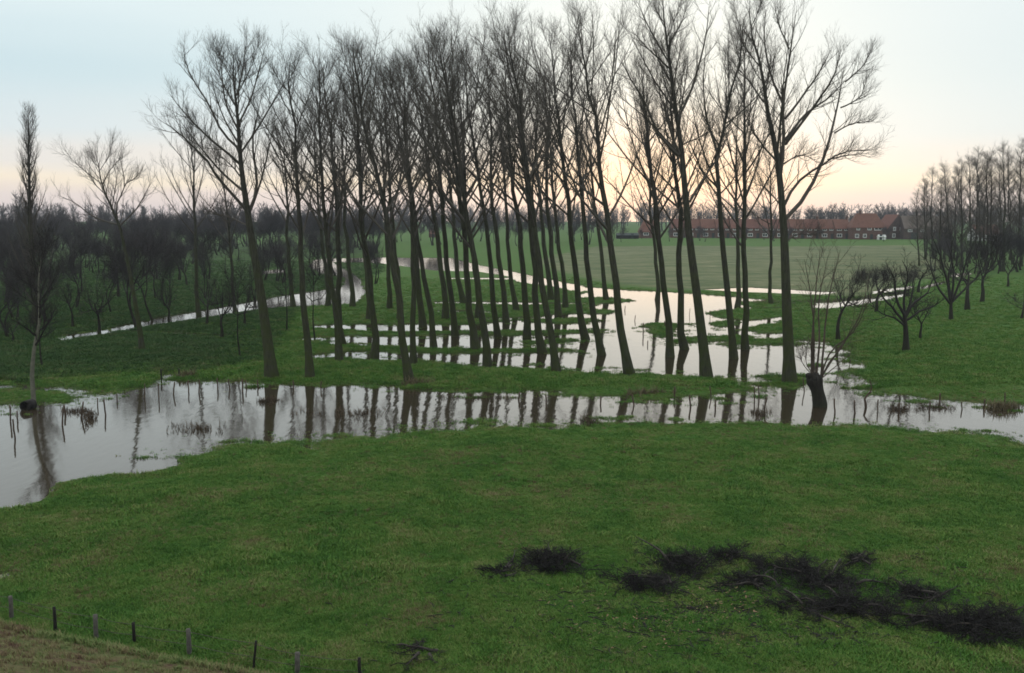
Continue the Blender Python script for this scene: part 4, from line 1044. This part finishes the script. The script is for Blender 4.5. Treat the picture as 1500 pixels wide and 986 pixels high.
# ------------------------------------------------------------------ dead reeds, drowned weeds (stuff)
def patch(name, lst, n, coll, seed, size=(0.6, 1.2)):
    g = np.random.default_rng(seed); pts = []
    for (x0, x1, y0, y1) in lst:
        for _ in range(n):
            p = ground((x0 + x1) / 2 + (x1 - x0) / 2 * np.clip(g.normal(0, 0.5), -1, 1), (y0 + y1) / 2 + (y1 - y0) / 2 * np.clip(g.normal(0, 0.5), -1, 1)); pts.append((p[0], p[1], -0.03))
    scatter(name, pts, g.uniform(*size, len(pts)), coll, 0.4)
patch("dead_reeds", [(1085, 1150, 440, 450), (1440, 1500, 594, 604), (590, 635, 563, 566), (262, 290, 552, 555), (920, 990, 578, 580)], 30, REEDS, 1)
patch("drowned_weeds", [(245, 325, 622, 636), (120, 140, 600, 628), (375, 410, 584, 592), (430, 580, 602, 612), (850, 880, 612, 626), (95, 135, 600, 606), (640, 760, 580, 586), (1330, 1400, 594, 602), (1100, 1130, 600, 615), (1300, 1330, 596, 606)], 26, WEEDS, 2, (0.4, 0.9))
# grass clumps breaking the water along its near margin
P = spread(150000, 44, 100, 1.0)
h_, s_ = sample_h(P)
k = (s_ < 0.1) & (s_ > -3.2) & (fbm(P[:, 0] / 1.5, P[:, 1] / 1.0, 71, 4) > 0.05 + 0.13 * -s_)
scatter("drowned_grass", np.column_stack([P[k], np.full(k.sum(), -0.03)]), gr.uniform(1.0, 1.9, k.sum()), TUFTS)

P = spread(420000, 44, 90, 1.0)
h_, s_ = sample_h(P)
k = (s_ < 0.15) & (gr.random(len(P)) < 0.55 * np.exp(np.minimum(s_, 0) / 0.55))
scatter("margin_grass", np.column_stack([P[k], np.full(k.sum(), -0.02)]), gr.uniform(0.6, 1.3, k.sum()), TUFTS)
# rank grass round the feet of the trees
ft = []
for x, y in FEET:
    if y < 110 and abs(x) < 60:
        m_ = gr.integers(14, 26); a = gr.uniform(0, 6.28, m_); r = gr.uniform(0.34, 0.85, m_)
        ft += [(x + r_ * math.cos(a_), y + r_ * math.sin(a_)) for a_, r_ in zip(a, r)]
P = np.array(ft); h_, s_ = sample_h(P); k = h_ > -0.03
scatter("rank_grass", np.column_stack([P[k], h_[k]]), gr.uniform(1.3, 2.6, k.sum()), TUFTS)

# ------------------------------------------------------------------ cut brushwood on the meadow
def brush_pile(px, py, w, d, h, nb, seed, label):
    """w, d half sizes in metres"""
    h *= 1.05; w *= 1.12; d *= 1.1; nb = max(6, int(nb * 1.15))
    B = ground(px, py); g = np.random.default_rng(seed)
    B[2] = float(height(B[:1], B[1:2])[0])
    o = empty("brush_pile", tuple(B), label, "brush pile", "piles of cut brushwood on the meadow")
    a = g.uniform(0, 6.28, nb); r = np.sqrt(g.random(nb)) * 0.8
    st = np.stack([w * r * np.cos(a), d * r * np.sin(a), 0.03 + h * 0.6 * (1 - r) * g.random(nb)], -1)
    yaw = g.uniform(0, 6.28, nb); pit = g.normal(0.22, 0.32, nb) * (1 if nb > 12 else 0.15)
    dr = np.stack([np.cos(yaw) * np.cos(pit), np.sin(yaw) * np.cos(pit), np.sin(pit)], -1)
    ln = np.where(np.arange(nb) < 4, g.uniform(1.1, 2.0, nb), g.uniform(0.4, 1.2, nb)) * min(1, 0.5 + w * 0.4); P = np.empty((nb, 7, 3)); P[:, 0] = st
    for s in range(6):
        dr = nrm(dr + g.normal(0, 0.22, (nb, 3)) + [0, 0, -0.06]); P[:, s + 1] = P[:, s] + dr * (ln / 6)[:, None]
    H2 = 1.5 * h; flat = lambda z: H2 * np.tanh(np.maximum(z, 0) / H2) + 0.02
    P[..., 2] = flat(P[..., 2])
    RR = np.where(np.arange(nb) < 4, g.uniform(0.022, 0.040, nb), g.uniform(0.008, 0.022, nb))[:, None] * np.linspace(1, 0.15, 7)[None]
    ns = min(6, nb)
    for i in range(ns):                                  # the stout ones singly
        G_ = Geo(); tubes(G_, P[i:i+1], RR[i:i+1] * 1.3, 6); mesh_obj("branch", G_.mesh("brush_branch", M_BRANCH), o)
    G_ = Geo(); tubes(G_, P[ns:], RR[ns:], 4)
    A, RA = grow(P, RR, g, 8, 0.1, 1.0, (55, 18), 0.36, 0.15, 3, 0.5, 0.008, 0.004, 0.18, 0.3); A[..., 2] = flat(A[..., 2]); tubes(G_, A, RA, 3)
    C, RC = grow(A, RA, g, 4, 0.1, 1.0, (50, 16), 0.20, 0.1, 2, 0.7, 0.004, 0.003, 0.18, 0.3); C[..., 2] = flat(C[..., 2]); tubes(G_, C, RC, 3)
    tw = mesh_obj("twigs", G_.mesh("brush_twigs", M_BRUSH), o); tw['kind'] = 'stuff'
    return o
for a in [(815, 842, 0.95, 0.7, 0.5, 46, 1, "small pile of black cut branches lying apart at the left of the brushwood"), (745, 852, 0.6, 0.3, 0.22, 18, 2, "low flat heap of twigs at the left tip of the brushwood"),
          (1000, 842, 0.9, 0.55, 0.5, 44, 3, "rounded brush heap at the top of the brushwood, with a stick rising left"), (945, 870, 0.9, 0.5, 0.35, 40, 4, "tangled low heap below the rounded brush heap"),
          (1067, 828, 0.4, 0.3, 0.4, 18, 5, "small upright tuft of twigs behind the brushwood"), (1150, 850, 1.0, 0.55, 0.42, 46, 6, "wide dark brush heap in the middle of the brushwood"),
          (1095, 868, 0.7, 0.4, 0.28, 24, 7, "flat heap of twigs joining the middle brush heaps"), (1215, 872, 0.85, 0.5, 0.42, 36, 8, "dense brush heap with pale scraps right of the middle"),
          (1245, 905, 1.0, 0.5, 0.5, 52, 9, "darkest and densest brush heap, below the one with pale scraps"), (1345, 890, 0.8, 0.5, 0.45, 26, 10, "loose heap with arching branches left of the corner heap"),
          (1440, 938, 1.25, 0.7, 0.62, 90, 11, "big black brush heap in the lower right corner"), (1340, 925, 0.9, 0.4, 0.25, 26, 12, "low line of branches leading into the corner heap"),
          (1170, 905, 0.8, 0.4, 0.2, 22, 13, "thin scatter of branches in front of the middle heaps"),           (620, 972, 0.45, 0.18, 0.08, 7, 15, "flat dark scrap of branches at the bottom edge, left of the brushwood"),
          (1260, 838, 0.45, 0.3, 0.3, 12, 17, "thin spray of branches behind the dense heap")]:
    brush_pile(*a)
# chips, bark and twig litter round the piles (stuff)
g = np.random.default_rng(123); G_ = Geo(); n = 1800
px = g.normal(1080, 190, n); py = g.normal(908, 45, n)
cc = np.array([ground(x, min(y, 1010)) for x, y in zip(px, py)]); cc[:, 2] = height(cc[:, 0], cc[:, 1]) + 0.05
yaw = g.uniform(0, 6.28, n); ln = g.uniform(0.08, 0.45, n); dv = np.stack([np.cos(yaw), np.sin(yaw), g.normal(0, 0.12, n)], -1) * ln[:, None]
P = np.stack([cc - dv / 2, cc + g.normal(0, 0.03, (n, 3)), cc + dv / 2], 1); tubes(G_, P, np.full((n, 3), 1.0) * g.uniform(0.004, 0.014, n)[:, None], 4)
tag(mesh_obj("twig_litter", G_.mesh("twig_litter", M_BRUSH)), kind='stuff')
G_ = Geo(); n = 520
px = g.normal(1000, 110, n); py = g.normal(915, 28, n)
cc = np.array([ground(x, min(y, 1010)) for x, y in zip(px, py)]); cc[:, 2] = height(cc[:, 0], cc[:, 1]) + 0.05
for c_ in cc:
    a = g.uniform(0, 6.28); s = g.uniform(0.010, 0.030); e = np.array([math.cos(a), math.sin(a), g.normal(0, 0.2)]) * s * 1.8; f = np.array([-math.sin(a), math.cos(a), g.normal(0, 0.2)]) * s * 0.7
    G_.add([c_ - e - f, c_ + e - f, c_ + e + f, c_ - e + f], [(0, 1, 2, 3)])
tag(mesh_obj("wood_chips", G_.mesh("wood_chips", M_CUT, False)), kind='stuff')

# ------------------------------------------------------------------ damp evening air
m = bpy.data.materials.new("damp_air"); m.use_nodes = True; t = m.node_tree; t.nodes.clear()
ov = node(t, "ShaderNodeOutputMaterial"); pv = node(t, "ShaderNodeVolumePrincipled")
pv.inputs['Color'].default_value = (0.80, 0.86, 0.95, 1); pv.inputs['Density'].default_value = 0.00019; pv.inputs['Anisotropy'].default_value = 0.2
t.links.new(pv.outputs[0], ov.inputs['Volume'])
hz = mesh_obj("haze", Geo().box(-1450, 1450, -400, 1500, -1.6, 40).mesh("haze", m, False)); tag(hz, kind='stuff')
